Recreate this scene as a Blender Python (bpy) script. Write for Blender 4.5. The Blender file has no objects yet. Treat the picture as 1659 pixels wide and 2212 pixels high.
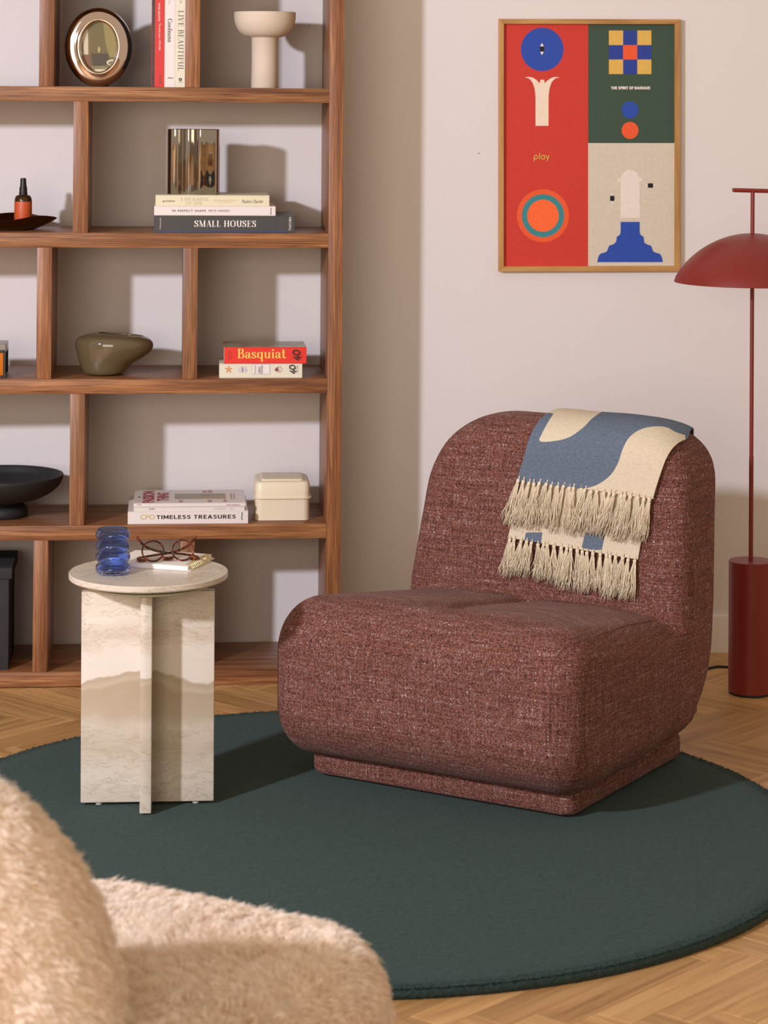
import bpy, bmesh, math, random
import numpy as np
from mathutils import Matrix, Vector
random.seed(7); np.random.seed(7)
R = math.radians
C = bpy.context.scene.collection
sc = bpy.context.scene

# ------------------------------------------------------------------ camera, light, exposure
YW = 0.05383
EYE = (0.0, -6.8051, 1.57)
cam = bpy.data.cameras.new('camera'); camo = bpy.data.objects.new('camera', cam); C.objects.link(camo)
cam.sensor_fit = 'AUTO'; cam.sensor_width = 36.0
FPX = 5250.0
cam.lens = FPX * 36.0 / 2212
cam.shift_x = -0.00226; cam.shift_y = -0.4082
camo.matrix_world = (Matrix.Translation(EYE) @ Matrix.Rotation(-YW, 4, 'Z') @ Matrix.Rotation(R(90), 4, 'X') @ Matrix.Rotation(0.00497, 4, 'Z'))
cam.clip_end = 60
cam.dof.use_dof = True; cam.dof.focus_distance = 5.7; cam.dof.aperture_fstop = 7.5
sc.camera = camo

world = bpy.data.worlds.new('room_ambience'); sc.world = world; world.use_nodes = True
bg = world.node_tree.nodes['Background']
bg.inputs['Color'].default_value = (0.54, 0.43, 0.325, 1); bg.inputs['Strength'].default_value = 1.0

key = bpy.data.lights.new('key_lamp', 'AREA'); key.shape = 'DISK'; key.size = 0.24; key.energy = 225; key.color = (0.88, 0.88, 1.0)
ko = bpy.data.objects.new('key_lamp', key); C.objects.link(ko); ko.location = (-3.0, -4.9, 2.45)
ko.rotation_euler = (Vector((0.5, -0.2, 0.9)) - ko.location).to_track_quat('-Z', 'Y').to_euler()

fil = bpy.data.lights.new('added_fill', 'AREA'); fil.shape = 'RECTANGLE'; fil.size = 3.2; fil.size_y = 2.2; fil.energy = 140; fil.color = (1.0, 0.86, 0.71)  # soft fill added behind the camera to lift the shade, not an actual window
fo_ = bpy.data.objects.new('added_fill', fil); C.objects.link(fo_); fo_.location = (-2.0, -8.7, 1.75)
fo_.rotation_euler = (Vector((0.3, -0.8, 0.7)) - fo_.location).to_track_quat('-Z', 'Y').to_euler()

vs = sc.view_settings
vs.view_transform = 'Standard'; vs.look = 'None'; vs.gamma = 1.0; vs.exposure = 0.0; vs.use_curve_mapping = False

# ------------------------------------------------------------------ measuring helpers (photo point -> place in the room)
YH, ROLL = 203.007, 0.00497
_c, _s = math.cos(ROLL), math.sin(ROLL); _cw, _sw = math.cos(YW), math.sin(YW)
def ray(px, py):
    a = px - 830; b = py - 1106
    x2 = _c*a + _s*b; y2 = -_s*a + _c*b
    d = (x2/FPX, 1.0, -(y2 + 1106 - YH)/FPX)
    return np.array([d[0]*_cw + d[1]*_sw, -d[0]*_sw + d[1]*_cw, d[2]])
O_ = np.array(EYE)
def aty(px, py, Y): d = ray(px, py); return O_ + d*(Y - O_[1])/d[1]
def atz(px, py, z): d = ray(px, py); return O_ + d*(z - O_[2])/d[2]
def project(W):
    v = W - O_; X = v[:, 0]*_cw - v[:, 1]*_sw; Y = v[:, 0]*_sw + v[:, 1]*_cw
    a = FPX*X/Y; b = YH - FPX*v[:, 2]/Y - 1106
    return np.c_[830 + _c*a - _s*b, 1106 + _s*a + _c*b]

# ------------------------------------------------------------------ object helpers
def tag(o, label=None, cat=None, group=None, kind=None):
    if label: o['label'] = label
    if cat: o['category'] = cat
    if group: o['group'] = group
    if kind: o['kind'] = kind
    return o
def empty(name, label, cat, mat=None, loc=None, rz=0, group=None):
    o = bpy.data.objects.new(name, None); C.objects.link(o); o.empty_display_size = 0.05
    if mat is not None: o.matrix_world = mat
    elif loc is not None: o.location = loc; o.rotation_euler = (0, 0, rz)
    return tag(o, label, cat, group)
def finish(me, mat, smooth, sharp):
    if mat is not None:
        for m in (mat if isinstance(mat, (list, tuple)) else [mat]): me.materials.append(m)
    if smooth:
        me.shade_smooth()
        if sharp: me.set_sharp_from_angle(angle=R(sharp))
def link(name, me, parent=None):
    o = bpy.data.objects.new(name, me); C.objects.link(o)
    if parent is not None: o.parent = parent
    return o
def obj(name, bm, mat, parent=None, smooth=True, sharp=35):
    me = bpy.data.meshes.new(name); bm.to_mesh(me); bm.free(); finish(me, mat, smooth, sharp)
    return link(name, me, parent)
def vf(name, V, F, mat, parent=None, smooth=True, sharp=35):
    me = bpy.data.meshes.new(name); me.from_pydata([tuple(map(float, v)) for v in V], [], [tuple(int(i) for i in f) for f in F]); me.update()
    finish(me, mat, smooth, sharp)
    return link(name, me, parent)
def fast_mesh(name, V, F, mat, parent=None, smooth=True, sharp=0):
    V = np.asarray(V, np.float32); F = np.asarray(F, np.int32); k = F.shape[1]
    me = bpy.data.meshes.new(name)
    me.vertices.add(len(V)); me.vertices.foreach_set('co', V.ravel())
    me.loops.add(F.size); me.loops.foreach_set('vertex_index', F.ravel())
    me.polygons.add(len(F)); me.polygons.foreach_set('loop_start', np.arange(0, F.size, k, dtype=np.int32))
    me.update(calc_edges=True); me.validate(); finish(me, mat, smooth, sharp)
    return link(name, me, parent)
def box(bm, x0, x1, y0, y1, z0, z1, bev=0.0, seg=2):
    g = bmesh.ops.create_cube(bm, size=1.0)
    vs_ = g['verts']
    for v in vs_:
        v.co = ((x0+x1)/2 + v.co.x*(x1-x0), (y0+y1)/2 + v.co.y*(y1-y0), (z0+z1)/2 + v.co.z*(z1-z0))
    if bev > 0:
        es = list({e for v in vs_ for e in v.link_edges})
        bmesh.ops.bevel(bm, geom=es, offset=bev, segments=seg, affect='EDGES', profile=0.5)
def boxobj(name, dims, mat, parent=None, bev=0.001, seg=2):
    bm = bmesh.new(); box(bm, *dims, bev, seg); return obj(name, bm, mat, parent)
def lathe(prof, n=64, sx=1.0, sy=1.0, cx=0, cy=0):
    V, F = [], []; m = len(prof)
    for i in range(n):
        a = 2*math.pi*i/n
        for r, z in prof: V.append((cx + r*math.cos(a)*sx, cy + r*math.sin(a)*sy, z))
    for i in range(n):
        j = (i+1) % n
        for k in range(m-1): F.append((i*m+k, j*m+k, j*m+k+1, i*m+k+1))
    if prof[0][0] > 1e-6: F.append(tuple(i*m for i in range(n))[::-1])
    if prof[-1][0] > 1e-6: F.append(tuple(i*m+m-1 for i in range(n)))
    return V, F
def clean(V, F):
    bm = bmesh.new(); vs_ = [bm.verts.new(v) for v in V]
    for f in F:
        try: bm.faces.new([vs_[i] for i in f])
        except ValueError: pass
    bmesh.ops.remove_doubles(bm, verts=bm.verts, dist=1e-6)
    bmesh.ops.recalc_face_normals(bm, faces=bm.faces)
    return bm
def latheobj(name, prof, mat, parent=None, n=64, sharp=35, closed=False, **k):
    V, F = lathe(prof, n, **k)
    if closed: F = F[:-2] if prof[0][0] > 1e-6 and prof[-1][0] > 1e-6 else F
    if closed:
        m = len(prof)
        F += [(i*m+m-1, ((i+1) % n)*m+m-1, ((i+1) % n)*m, i*m) for i in range(n)]
    return obj(name, clean(V, F), mat, parent, True, sharp)
def spline(pts, n=8, closed=False):
    P = [np.array(p, float) for p in pts]; out = []; m = len(P)
    rng = range(m if closed else m-1)
    for i in rng:
        p0 = P[(i-1) % m] if closed or i > 0 else 2*P[0]-P[1]
        p1 = P[i]; p2 = P[(i+1) % m]
        p3 = P[(i+2) % m] if closed or i+2 < m else 2*P[-1]-P[-2]
        for k in range(n):
            t = k/n
            out.append(0.5*((2*p1) + (-p0+p2)*t + (2*p0-5*p1+4*p2-p3)*t*t + (-p0+3*p1-3*p2+p3)*t**3))
    if not closed: out.append(P[-1])
    return np.array(out)
def tube(path, rad, n=10, closed=False, sq=1.0):
    P = np.asarray(path, float); m = len(P); V, F = [], []
    rr = rad if hasattr(rad, '__len__') else [rad]*m
    up = np.array([0.13, 0.07, 1.0]); nrm = None
    for i in range(m):
        a = P[(i-1) % m] if closed or i > 0 else P[i]; b = P[(i+1) % m] if closed or i < m-1 else P[i]
        t = b-a; t = t/(np.linalg.norm(t)+1e-12)
        if nrm is None:
            nrm = np.cross(t, up); nrm /= np.linalg.norm(nrm)+1e-12
        else:
            nrm = nrm - t*(nrm@t); nrm /= np.linalg.norm(nrm)+1e-12
        bi = np.cross(t, nrm)
        for k in range(n):
            th = 2*math.pi*k/n; V.append(P[i] + rr[i]*(math.cos(th)*nrm + sq*math.sin(th)*bi))
    for i in range(m if closed else m-1):
        for k in range(n):
            a = i*n+k; b = i*n+(k+1) % n; j = (i+1) % m; F.append((a, b, j*n+(k+1) % n, j*n+k))
    if not closed: F += [tuple(range(n))[::-1], tuple((m-1)*n+k for k in range(n))]
    return V, F
def tubeobj(name, path, rad, mat, parent=None, n=10, closed=False, sq=1.0):
    V, F = tube(path, rad, n, closed, sq); return vf(name, V, F, mat, parent, True, 50)

# ------------------------------------------------------------------ materials
def srgb(r, g, b):
    f = lambda v: (v/255/12.92 if v/255 <= 0.04045 else ((v/255+0.055)/1.055)**2.4)
    return (f(r), f(g), f(b), 1.0)
class NT:
    def __init__(s, name):
        s.m = bpy.data.materials.new(name); s.m.use_nodes = True; s.t = s.m.node_tree
        s.p = s.t.nodes['Principled BSDF']; s.out = s.t.nodes['Material Output']
    def n(s, typ, **kw):
        nd = s.t.nodes.new(typ)
        for k, v in kw.items():
            if k.startswith('_'): setattr(nd, k[1:], v)
        for k, v in kw.items():
            if not k.startswith('_'):
                key_ = int(k[1:]) if k[0] == 'i' and k[1:].isdigit() else k.replace('__', ' ')
                if hasattr(v, 'is_output') or type(v).__name__.startswith('NodeSocket'): s.t.links.new(v, nd.inputs[key_])
                else: nd.inputs[key_].default_value = v
        return nd
    def set(s, **kw):
        for k, v in kw.items():
            k = k.replace('__', ' ')
            if type(v).__name__.startswith('NodeSocket'): s.t.links.new(v, s.p.inputs[k])
            else: s.p.inputs[k].default_value = v
    def coord(s, which='Object'): return s.n('ShaderNodeTexCoord').outputs[which]
    def map(s, v, scale=(1, 1, 1), loc=(0, 0, 0), rot=(0, 0, 0)): return s.n('ShaderNodeMapping', Vector=v, Scale=scale, Location=loc, Rotation=rot).outputs[0]
    def noise(s, v, scale, detail=3, rough=0.5, dist=0.0): return s.n('ShaderNodeTexNoise', Vector=v, Scale=scale, Detail=detail, Roughness=rough, Distortion=dist).outputs['Fac']
    def ramp(s, fac, stops, interp='LINEAR'):
        r = s.t.nodes.new('ShaderNodeValToRGB'); s.t.links.new(fac, r.inputs[0]); r.color_ramp.interpolation = interp
        e = r.color_ramp.elements
        while len(e) < len(stops): e.new(0.5)
        for i, (p, c) in enumerate(stops): e[i].position = p; e[i].color = c
        return r.outputs[0]
    def mix(s, fac, a, b, blend='MIX'):
        nd = s.t.nodes.new('ShaderNodeMix'); nd.data_type = 'RGBA'; nd.blend_type = blend
        for sock, v in ((nd.inputs['Factor'], fac), (nd.inputs[6], a), (nd.inputs[7], b)):
            if type(v).__name__.startswith('NodeSocket'): s.t.links.new(v, sock)
            else: sock.default_value = v
        return nd.outputs[2]
    def math(s, op, a, b=0.0, clamp=False):
        nd = s.t.nodes.new('ShaderNodeMath'); nd.operation = op; nd.use_clamp = clamp
        for i, v in enumerate((a, b)):
            if type(v).__name__.startswith('NodeSocket'): s.t.links.new(v, nd.inputs[i])
            else: nd.inputs[i].default_value = v
        return nd.outputs[0]
    def add(s, a, b):
        nd = s.t.nodes.new('ShaderNodeVectorMath'); nd.operation = 'ADD'
        for i, v in enumerate((a, b)):
            if type(v).__name__.startswith('NodeSocket'): s.t.links.new(v, nd.inputs[i])
            else: nd.inputs[i].default_value = v
        return nd.outputs[0]
    def bump(s, h, strength=0.3, dist=0.001): s.set(Normal=s.n('ShaderNodeBump', Height=h, Strength=strength, Distance=dist).outputs[0])
def plain(name, col, rough=0.5, metal=0.0, noise=0.0, nscale=200, bump=0.0, spec=0.5, bdist=0.0005):
    m = NT(name); m.set(Roughness=rough, Metallic=metal); m.p.inputs['Specular IOR Level'].default_value = spec
    if noise or bump:
        nz = m.noise(m.coord(), nscale, 3, 0.6)
    if noise:
        d = tuple(max(0, c*(1-noise)) for c in col[:3])+(1,); l = tuple(min(1, c*(1+noise)) for c in col[:3])+(1,)
        m.set(Base__Color=m.ramp(nz, [(0.3, d), (0.7, l)]))
    else: m.set(Base__Color=col)
    if bump: m.bump(nz, bump, bdist)
    return m.m

def walnut(name, axis):
    m = NT(name); v = m.coord()
    info = m.n('ShaderNodeObjectInfo').outputs['Random']
    off = m.n('ShaderNodeCombineXYZ', X=m.math('MULTIPLY', info, 13.0), Y=m.math('MULTIPLY', info, 7.0), Z=m.math('MULTIPLY', info, 5.0)).outputs[0]
    v = m.add(v, off)
    lo, hi = 1.7, 58.0
    sc_ = {'x': (lo, hi, hi), 'z': (hi, hi, lo), 'y': (hi, lo, hi)}[axis]
    g1 = m.noise(m.map(v, sc_), 1.0, 5, 0.62, 0.22)
    sc2 = {'x': (9, 520, 520), 'z': (520, 520, 9), 'y': (520, 9, 520)}[axis]
    g2 = m.noise(m.map(v, sc2), 1.0, 2, 0.6)
    col = m.ramp(g1, [(0.25, srgb(92, 58, 39)), (0.42, srgb(138, 94, 62)), (0.55, srgb(162, 114, 76)), (0.66, srgb(190, 140, 94)), (0.8, srgb(132, 88, 60))])
    col = m.mix(m.math('MULTIPLY', m.math('SUBTRACT', 0.60, g2, True), 2.8, True), col, srgb(88, 52, 34))
    tint = m.mix(info, srgb(255, 238, 222), srgb(255, 255, 250))
    col = m.mix(1.0, col, tint, 'MULTIPLY')
    m.set(Base__Color=col, Roughness=0.42)
    m.bump(m.math('ADD', g2, m.math('MULTIPLY', g1, 0.6)), 0.12, 0.0006)
    return m.m

def oak(name, base, dark, light, uv=False, axis='x'):
    m = NT(name)
    if uv:
        v = m.n('ShaderNodeUVMap').outputs[0]
        rnd = m.math('FRACT', m.math('ADD', m.n('ShaderNodeObjectInfo').outputs['Random'], m.n('ShaderNodeNewGeometry').outputs['Random Per Island']))
    else:
        v = m.coord(); rnd = m.n('ShaderNodeObjectInfo').outputs['Random']
    off = m.n('ShaderNodeCombineXYZ', X=m.math('MULTIPLY', rnd, 31.0), Y=m.math('MULTIPLY', rnd, 17.0), Z=m.math('MULTIPLY', rnd, 5.0)).outputs[0]
    v = m.add(v, off)
    lo, hi = 2.2, 30.0
    sc_ = {'x': (lo, hi, hi), 'z': (hi, hi, lo)}[axis]
    g1 = m.noise(m.map(v, sc_), 1.0, 4, 0.6, 0.5)
    sc2 = {'x': (12, 420, 420), 'z': (420, 420, 12)}[axis]
    g2 = m.noise(m.map(v, sc2), 1.0, 2, 0.6)
    col = m.ramp(g1, [(0.28, dark), (0.5, base), (0.72, light)])
    col = m.mix(m.math('MULTIPLY', m.math('SUBTRACT', 0.5, g2, True), 1.6, True), col, dark)
    if uv:
        t = m.ramp(rnd, [(0.0, (0.80, 0.77, 0.72, 1)), (0.5, (0.96, 0.96, 0.95, 1)), (1.0, (1.1, 1.1, 1.08, 1))])
        col = m.mix(1.0, col, t, 'MULTIPLY')
    m.set(Base__Color=col, Roughness=0.45); m.bump(g2, 0.08, 0.0004)
    return m.m

WALNUT_X = walnut('walnut_lengthwise', 'x'); WALNUT_Z = walnut('walnut_upright', 'z')
OAK_FLOOR = oak('oak_parquet', srgb(194, 150, 96), srgb(158, 114, 68), srgb(212, 170, 116), True)
OAK_FRAME = oak('oak_frame', srgb(190, 143, 82), srgb(152, 106, 56), srgb(206, 160, 100), False, 'x')
OAK_FRAME_Z = oak('oak_frame_upright', srgb(190, 143, 82), srgb(152, 106, 56), srgb(206, 160, 100), False, 'z')

def wall_paint():
    m = NT('warm_white_wallpaint'); v = m.coord()
    n1 = m.noise(v, 330, 2, 0.6); n2 = m.noise(v, 3.0, 3, 0.5)
    col = m.ramp(n1, [(0.25, (0.70, 0.655, 0.635, 1)), (0.75, (0.80, 0.765, 0.755, 1))])
    m.set(Base__Color=col, Roughness=0.92); m.p.inputs['Specular IOR Level'].default_value = 0.2
    m.bump(n1, 0.25, 0.0008); return m.m
WALL = wall_paint()
SKIRT = plain('skirting_paint', (0.80, 0.755, 0.71, 1), 0.6, noise=0.03, nscale=300)

def tweed():
    m = NT('wine_red_tweed'); v = m.coord()
    def cells(scale, sx, sy, sz, seed):
        vo = m.n('ShaderNodeTexVoronoi', Vector=m.map(v, (sx, sy, sz), (seed, seed*0.7, seed*1.3)), Scale=scale, Randomness=0.55)
        return vo
    a = cells(560, 1.0, 1.0, 0.66, 0.0); b = cells(560, 0.66, 0.66, 1.05, 3.1)
    sep_a = m.n('ShaderNodeSeparateColor', Color=a.outputs['Color']).outputs[0]
    sep_b = m.n('ShaderNodeSeparateColor', Color=b.outputs['Color']).outputs[1]
    pick = m.math('GREATER_THAN', m.n('ShaderNodeSeparateColor', Color=a.outputs['Color']).outputs[2], 0.5)
    rv = m.n('ShaderNodeMix', _data_type='FLOAT', i0=pick, i2=sep_a, i3=sep_b).outputs[0]
    st1 = m.noise(m.map(v, (11, 11, 260)), 1.0, 2, 0.5); st2 = m.noise(m.map(v, (250, 250, 10)), 1.0, 2, 0.5)
    st = m.math('ADD', m.math('MULTIPLY', m.math('SUBTRACT', st1, 0.5), 0.62), m.math('MULTIPLY', m.math('SUBTRACT', st2, 0.5), 0.55))
    rv = m.math('ADD', m.math('ADD', m.math('MULTIPLY', rv, 0.78), 0.10), st, True)
    col = m.ramp(rv, [(0.0, srgb(56, 34, 29)), (0.22, srgb(88, 54, 46)), (0.46, srgb(118, 73, 62)), (0.70, srgb(142, 91, 77)), (0.86, srgb(146, 112, 108)), (0.97, srgb(176, 154, 152)), (1.0, srgb(212, 198, 196))])
    d = m.math('ADD', a.outputs['Distance'], m.math('MULTIPLY', b.outputs['Distance'], 0.8))
    col = m.mix(m.math('MULTIPLY', m.math('SUBTRACT', d, 0.75, True), 0.9, True), col, srgb(52, 28, 30))
    m.set(Base__Color=col, Roughness=0.95); m.p.inputs['Specular IOR Level'].default_value = 0.15
    m.p.inputs['Sheen Weight'].default_value = 0.06; m.p.inputs['Sheen Roughness'].default_value = 0.5; m.p.inputs['Sheen Tint'].default_value = (1, 0.8, 0.75, 1)
    m.bump(m.math('MULTIPLY', d, -1.0), 0.28, 0.0012)
    return m.m
TWEED = tweed()

def travertine():
    m = NT('travertine'); v = m.coord()
    big = m.noise(m.map(v, (1.0, 1.0, 1.0)), 5.0, 3, 0.5); mid = m.noise(v, 22.0, 4, 0.6)
    z = m.n('ShaderNodeSeparateXYZ', Vector=v).outputs[2]
    zw = m.math('ADD', z, m.math('ADD', m.math('MULTIPLY', m.math('SUBTRACT', big, 0.5), 0.13), m.math('MULTIPLY', m.math('SUBTRACT', mid, 0.5), 0.018)))
    t = m.math('MULTIPLY', zw, 2.0)
    col = m.ramp(t, [(0.0, srgb(210, 199, 184)), (0.12, srgb(218, 208, 192)), (0.25, srgb(203, 189, 169)), (0.35, srgb(210, 197, 180)), (0.40, srgb(191, 174, 150)), (0.50, srgb(180, 162, 137)), (0.515, srgb(193, 178, 155)), (0.545, srgb(178, 161, 137)), (0.555, srgb(224, 214, 201)), (0.68, srgb(222, 211, 197)), (0.75, srgb(205, 191, 173)), (0.84, srgb(216, 205, 190)), (0.92, srgb(203, 190, 171)), (1.0, srgb(210, 199, 182))])
    w = m.n('ShaderNodeCombineXYZ', X=m.n('ShaderNodeSeparateXYZ', Vector=v).outputs[0], Y=m.n('ShaderNodeSeparateXYZ', Vector=v).outputs[1], Z=zw).outputs[0]
    fine = m.noise(m.map(w, (26, 26, 120)), 1.0, 5, 0.68)
    blot = m.noise(m.map(v, (34, 34, 60)), 1.0, 5, 0.7)
    gate = m.ramp(t, [(0.30, (0.8, 0.8, 0.8, 1)), (0.40, (0.15, 0.15, 0.15, 1)), (0.66, (0.15, 0.15, 0.15, 1)), (0.74, (1, 1, 1, 1))])
    col = m.mix(m.math('MULTIPLY', m.math('MULTIPLY', m.math('SUBTRACT', fine, 0.52, True), 2.6, True), gate), col, srgb(176, 159, 134))
    col = m.mix(m.math('MULTIPLY', m.math('MULTIPLY', m.math('SUBTRACT', blot, 0.56, True), 3.0, True), gate), col, srgb(228, 219, 208))
    vein = m.ramp(m.math('ABSOLUTE', m.math('SUBTRACT', m.noise(m.map(w, (7, 7, 30)), 1.0, 6, 0.7), 0.5)), [(0.0, (1, 1, 1, 1)), (0.016, (0, 0, 0, 1))])
    col = m.mix(m.math('MULTIPLY', m.math('MULTIPLY', vein, 0.55), gate), col, srgb(152, 131, 102))
    pit = m.ramp(m.noise(m.map(v, (150, 150, 230)), 1.0, 2, 0.5), [(0.68, (0, 0, 0, 1)), (0.73, (1, 1, 1, 1))])
    col = m.mix(m.math('MULTIPLY', m.math('MULTIPLY', pit, 0.45), gate), col, srgb(150, 131, 104))
    m.set(Base__Color=col, Roughness=0.28); m.bump(m.math('MULTIPLY', pit, -1.0), 0.3, 0.0006)
    return m.m
STONE = travertine()

def rug_mat():
    m = NT('deep_green_wool'); v = m.coord()
    n1 = m.noise(m.map(v, (1, 1, 1)), 300, 3, 0.7); n2 = m.noise(v, 3.5, 3, 0.55); n3 = m.noise(m.map(v, (60, 330, 60), rot=(0, 0, 0.25)), 1.0, 3, 0.6)
    n4 = m.noise(v, 120, 4, 0.65); n1 = m.math('ADD', m.math('MULTIPLY', n1, 0.55), m.math('MULTIPLY', n4, 0.45)); c = m.ramp(n1, [(0.32, srgb(36, 50, 48)), (0.5, srgb(50, 65, 61)), (0.68, srgb(68, 85, 80))])
    c = m.mix(m.math('MULTIPLY', n2, 0.35), c, srgb(44, 62, 56))
    m.set(Base__Color=c, Roughness=0.98); m.p.inputs['Specular IOR Level'].default_value = 0.1
    m.p.inputs['Sheen Weight'].default_value = 0.3; m.p.inputs['Sheen Roughness'].default_value = 0.45; m.p.inputs['Sheen Tint'].default_value = srgb(140, 156, 150)
    m.bump(m.math('ADD', n1, m.math('MULTIPLY', n3, 0.7)), 0.75, 0.006); return m.m
RUG = rug_mat()

def woven(name, a, b):
    m = NT(name); v = m.coord()
    n1 = m.n('ShaderNodeTexVoronoi', Vector=m.map(v, (1, 1, 1.35)), Scale=330)
    r = m.n('ShaderNodeSeparateColor', Color=n1.outputs['Color']).outputs[0]
    m.set(Base__Color=m.ramp(r, [(0.0, a), (1.0, b)]), Roughness=0.95); m.p.inputs['Specular IOR Level'].default_value = 0.15
    m.bump(m.math('MULTIPLY', n1.outputs['Distance'], -1.0), 0.6, 0.0016); return m.m
def pattern_cloth(name, b0, b1, c0, c1):
    m = NT(name); v = m.coord()
    n1 = m.n('ShaderNodeTexVoronoi', Vector=m.map(v, (1, 1, 1.35)), Scale=480)
    r = m.n('ShaderNodeSeparateColor', Color=n1.outputs['Color']).outputs[0]
    at = m.n('ShaderNodeAttribute'); at.attribute_name = 'pattern'
    f = m.math('GREATER_THAN', at.outputs['Fac'], 0.0)
    col = m.mix(f, m.ramp(r, [(0.0, b0), (1.0, b1)]), m.ramp(r, [(0.0, c0), (1.0, c1)]))
    m.set(Base__Color=col, Roughness=0.95); m.p.inputs['Specular IOR Level'].default_value = 0.15
    m.bump(m.math('MULTIPLY', n1.outputs['Distance'], -1.0), 0.6, 0.0016); return m.m
THROW = pattern_cloth('blue_and_cream_cotton', srgb(90, 102, 118), srgb(112, 124, 141), srgb(208, 194, 168), srgb(224, 210, 186))
YARN = plain('cream_yarn', srgb(224, 209, 182), 0.9, noise=0.12, nscale=700, spec=0.15)

def fur_mat():
    m = NT('cream_fleece'); v = m.coord()
    n = m.noise(v, 9, 3, 0.6)
    m.set(Base__Color=m.ramp(n, [(0.3, srgb(249, 236, 220)), (0.7, srgb(253, 245, 235))]), Roughness=0.9); m.p.inputs['Specular IOR Level'].default_value = 0.15
    tr = m.n('ShaderNodeBsdfTranslucent', Color=srgb(250, 236, 218)); ms = m.n('ShaderNodeMixShader', Fac=0.45)
    m.t.links.new(m.p.outputs[0], ms.inputs[1]); m.t.links.new(tr.outputs[0], ms.inputs[2]); m.t.links.new(ms.outputs[0], m.out.inputs[0])
    return m.m
FUR = fur_mat()
LAMP_RED = plain('brick_red_powdercoat', srgb(128, 38, 30), 0.42, noise=0.05, nscale=900, bump=0.05)
BLACK_RUBBER = plain('black_rubber', srgb(24, 22, 21), 0.6)
def metal(name, col, rough): 
    m = NT(name); m.set(Base__Color=col, Metallic=1.0, Roughness=rough); return m.m
BRONZE = metal('polished_bronze', srgb(226, 206, 192), 0.06); STEEL = metal('polished_steel', srgb(178, 170, 162), 0.05)
GOLD_WIRE = metal('pale_gold_wire', srgb(226, 208, 142), 0.22)
def glass(name, col, rough=0.0, ior=1.45):
    m = NT(name); m.set(Base__Color=col, Roughness=rough, IOR=ior); m.p.inputs['Transmission Weight'].default_value = 1.0; return m.m
BLUE_GLASS = glass('blue_glass', srgb(160, 188, 250)); CLEAR = glass('clear_lens', srgb(246, 244, 240), 0.0, 1.12)
def card(name, r, g, b, rough=0.45, n=0.03): return plain(name, srgb(r, g, b), rough, noise=n, nscale=260)
PAPER = card('page_paper', 226, 218, 204, 0.85, 0.06); INK_BLACK = card('black_ink', 34, 31, 30, 0.5, 0); INK_WHITE = card('white_ink', 236, 230, 224, 0.5, 0); INK_GREY = card('grey_ink', 150, 142, 124, 0.5, 0)
INK_RED = card('red_ink', 170, 44, 58, 0.5, 0); INK_YELLOW = card('yellow_ink', 236, 214, 92, 0.5, 0); INK_GOLD = card('gold_foil', 206, 182, 96, 0.35, 0)
INK_CHAR = card('brown_black_ink', 66, 58, 46, 0.5, 0)
C_WHITE = card('white_cover', 232, 222, 218); C_CREAM = card('cream_cover', 226, 218, 186); C_CHAR = card('charcoal_cover', 62, 61, 60); C_RED = card('red_cover', 208, 46, 40); C_ORED = card('scarlet_cover', 228, 46, 34)
C_IVORY = card('ivory_cover', 226, 221, 200); C_DARK = plain('dark_photo_cover', srgb(48, 46, 44), 0.3, noise=0.7, nscale=60)

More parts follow.
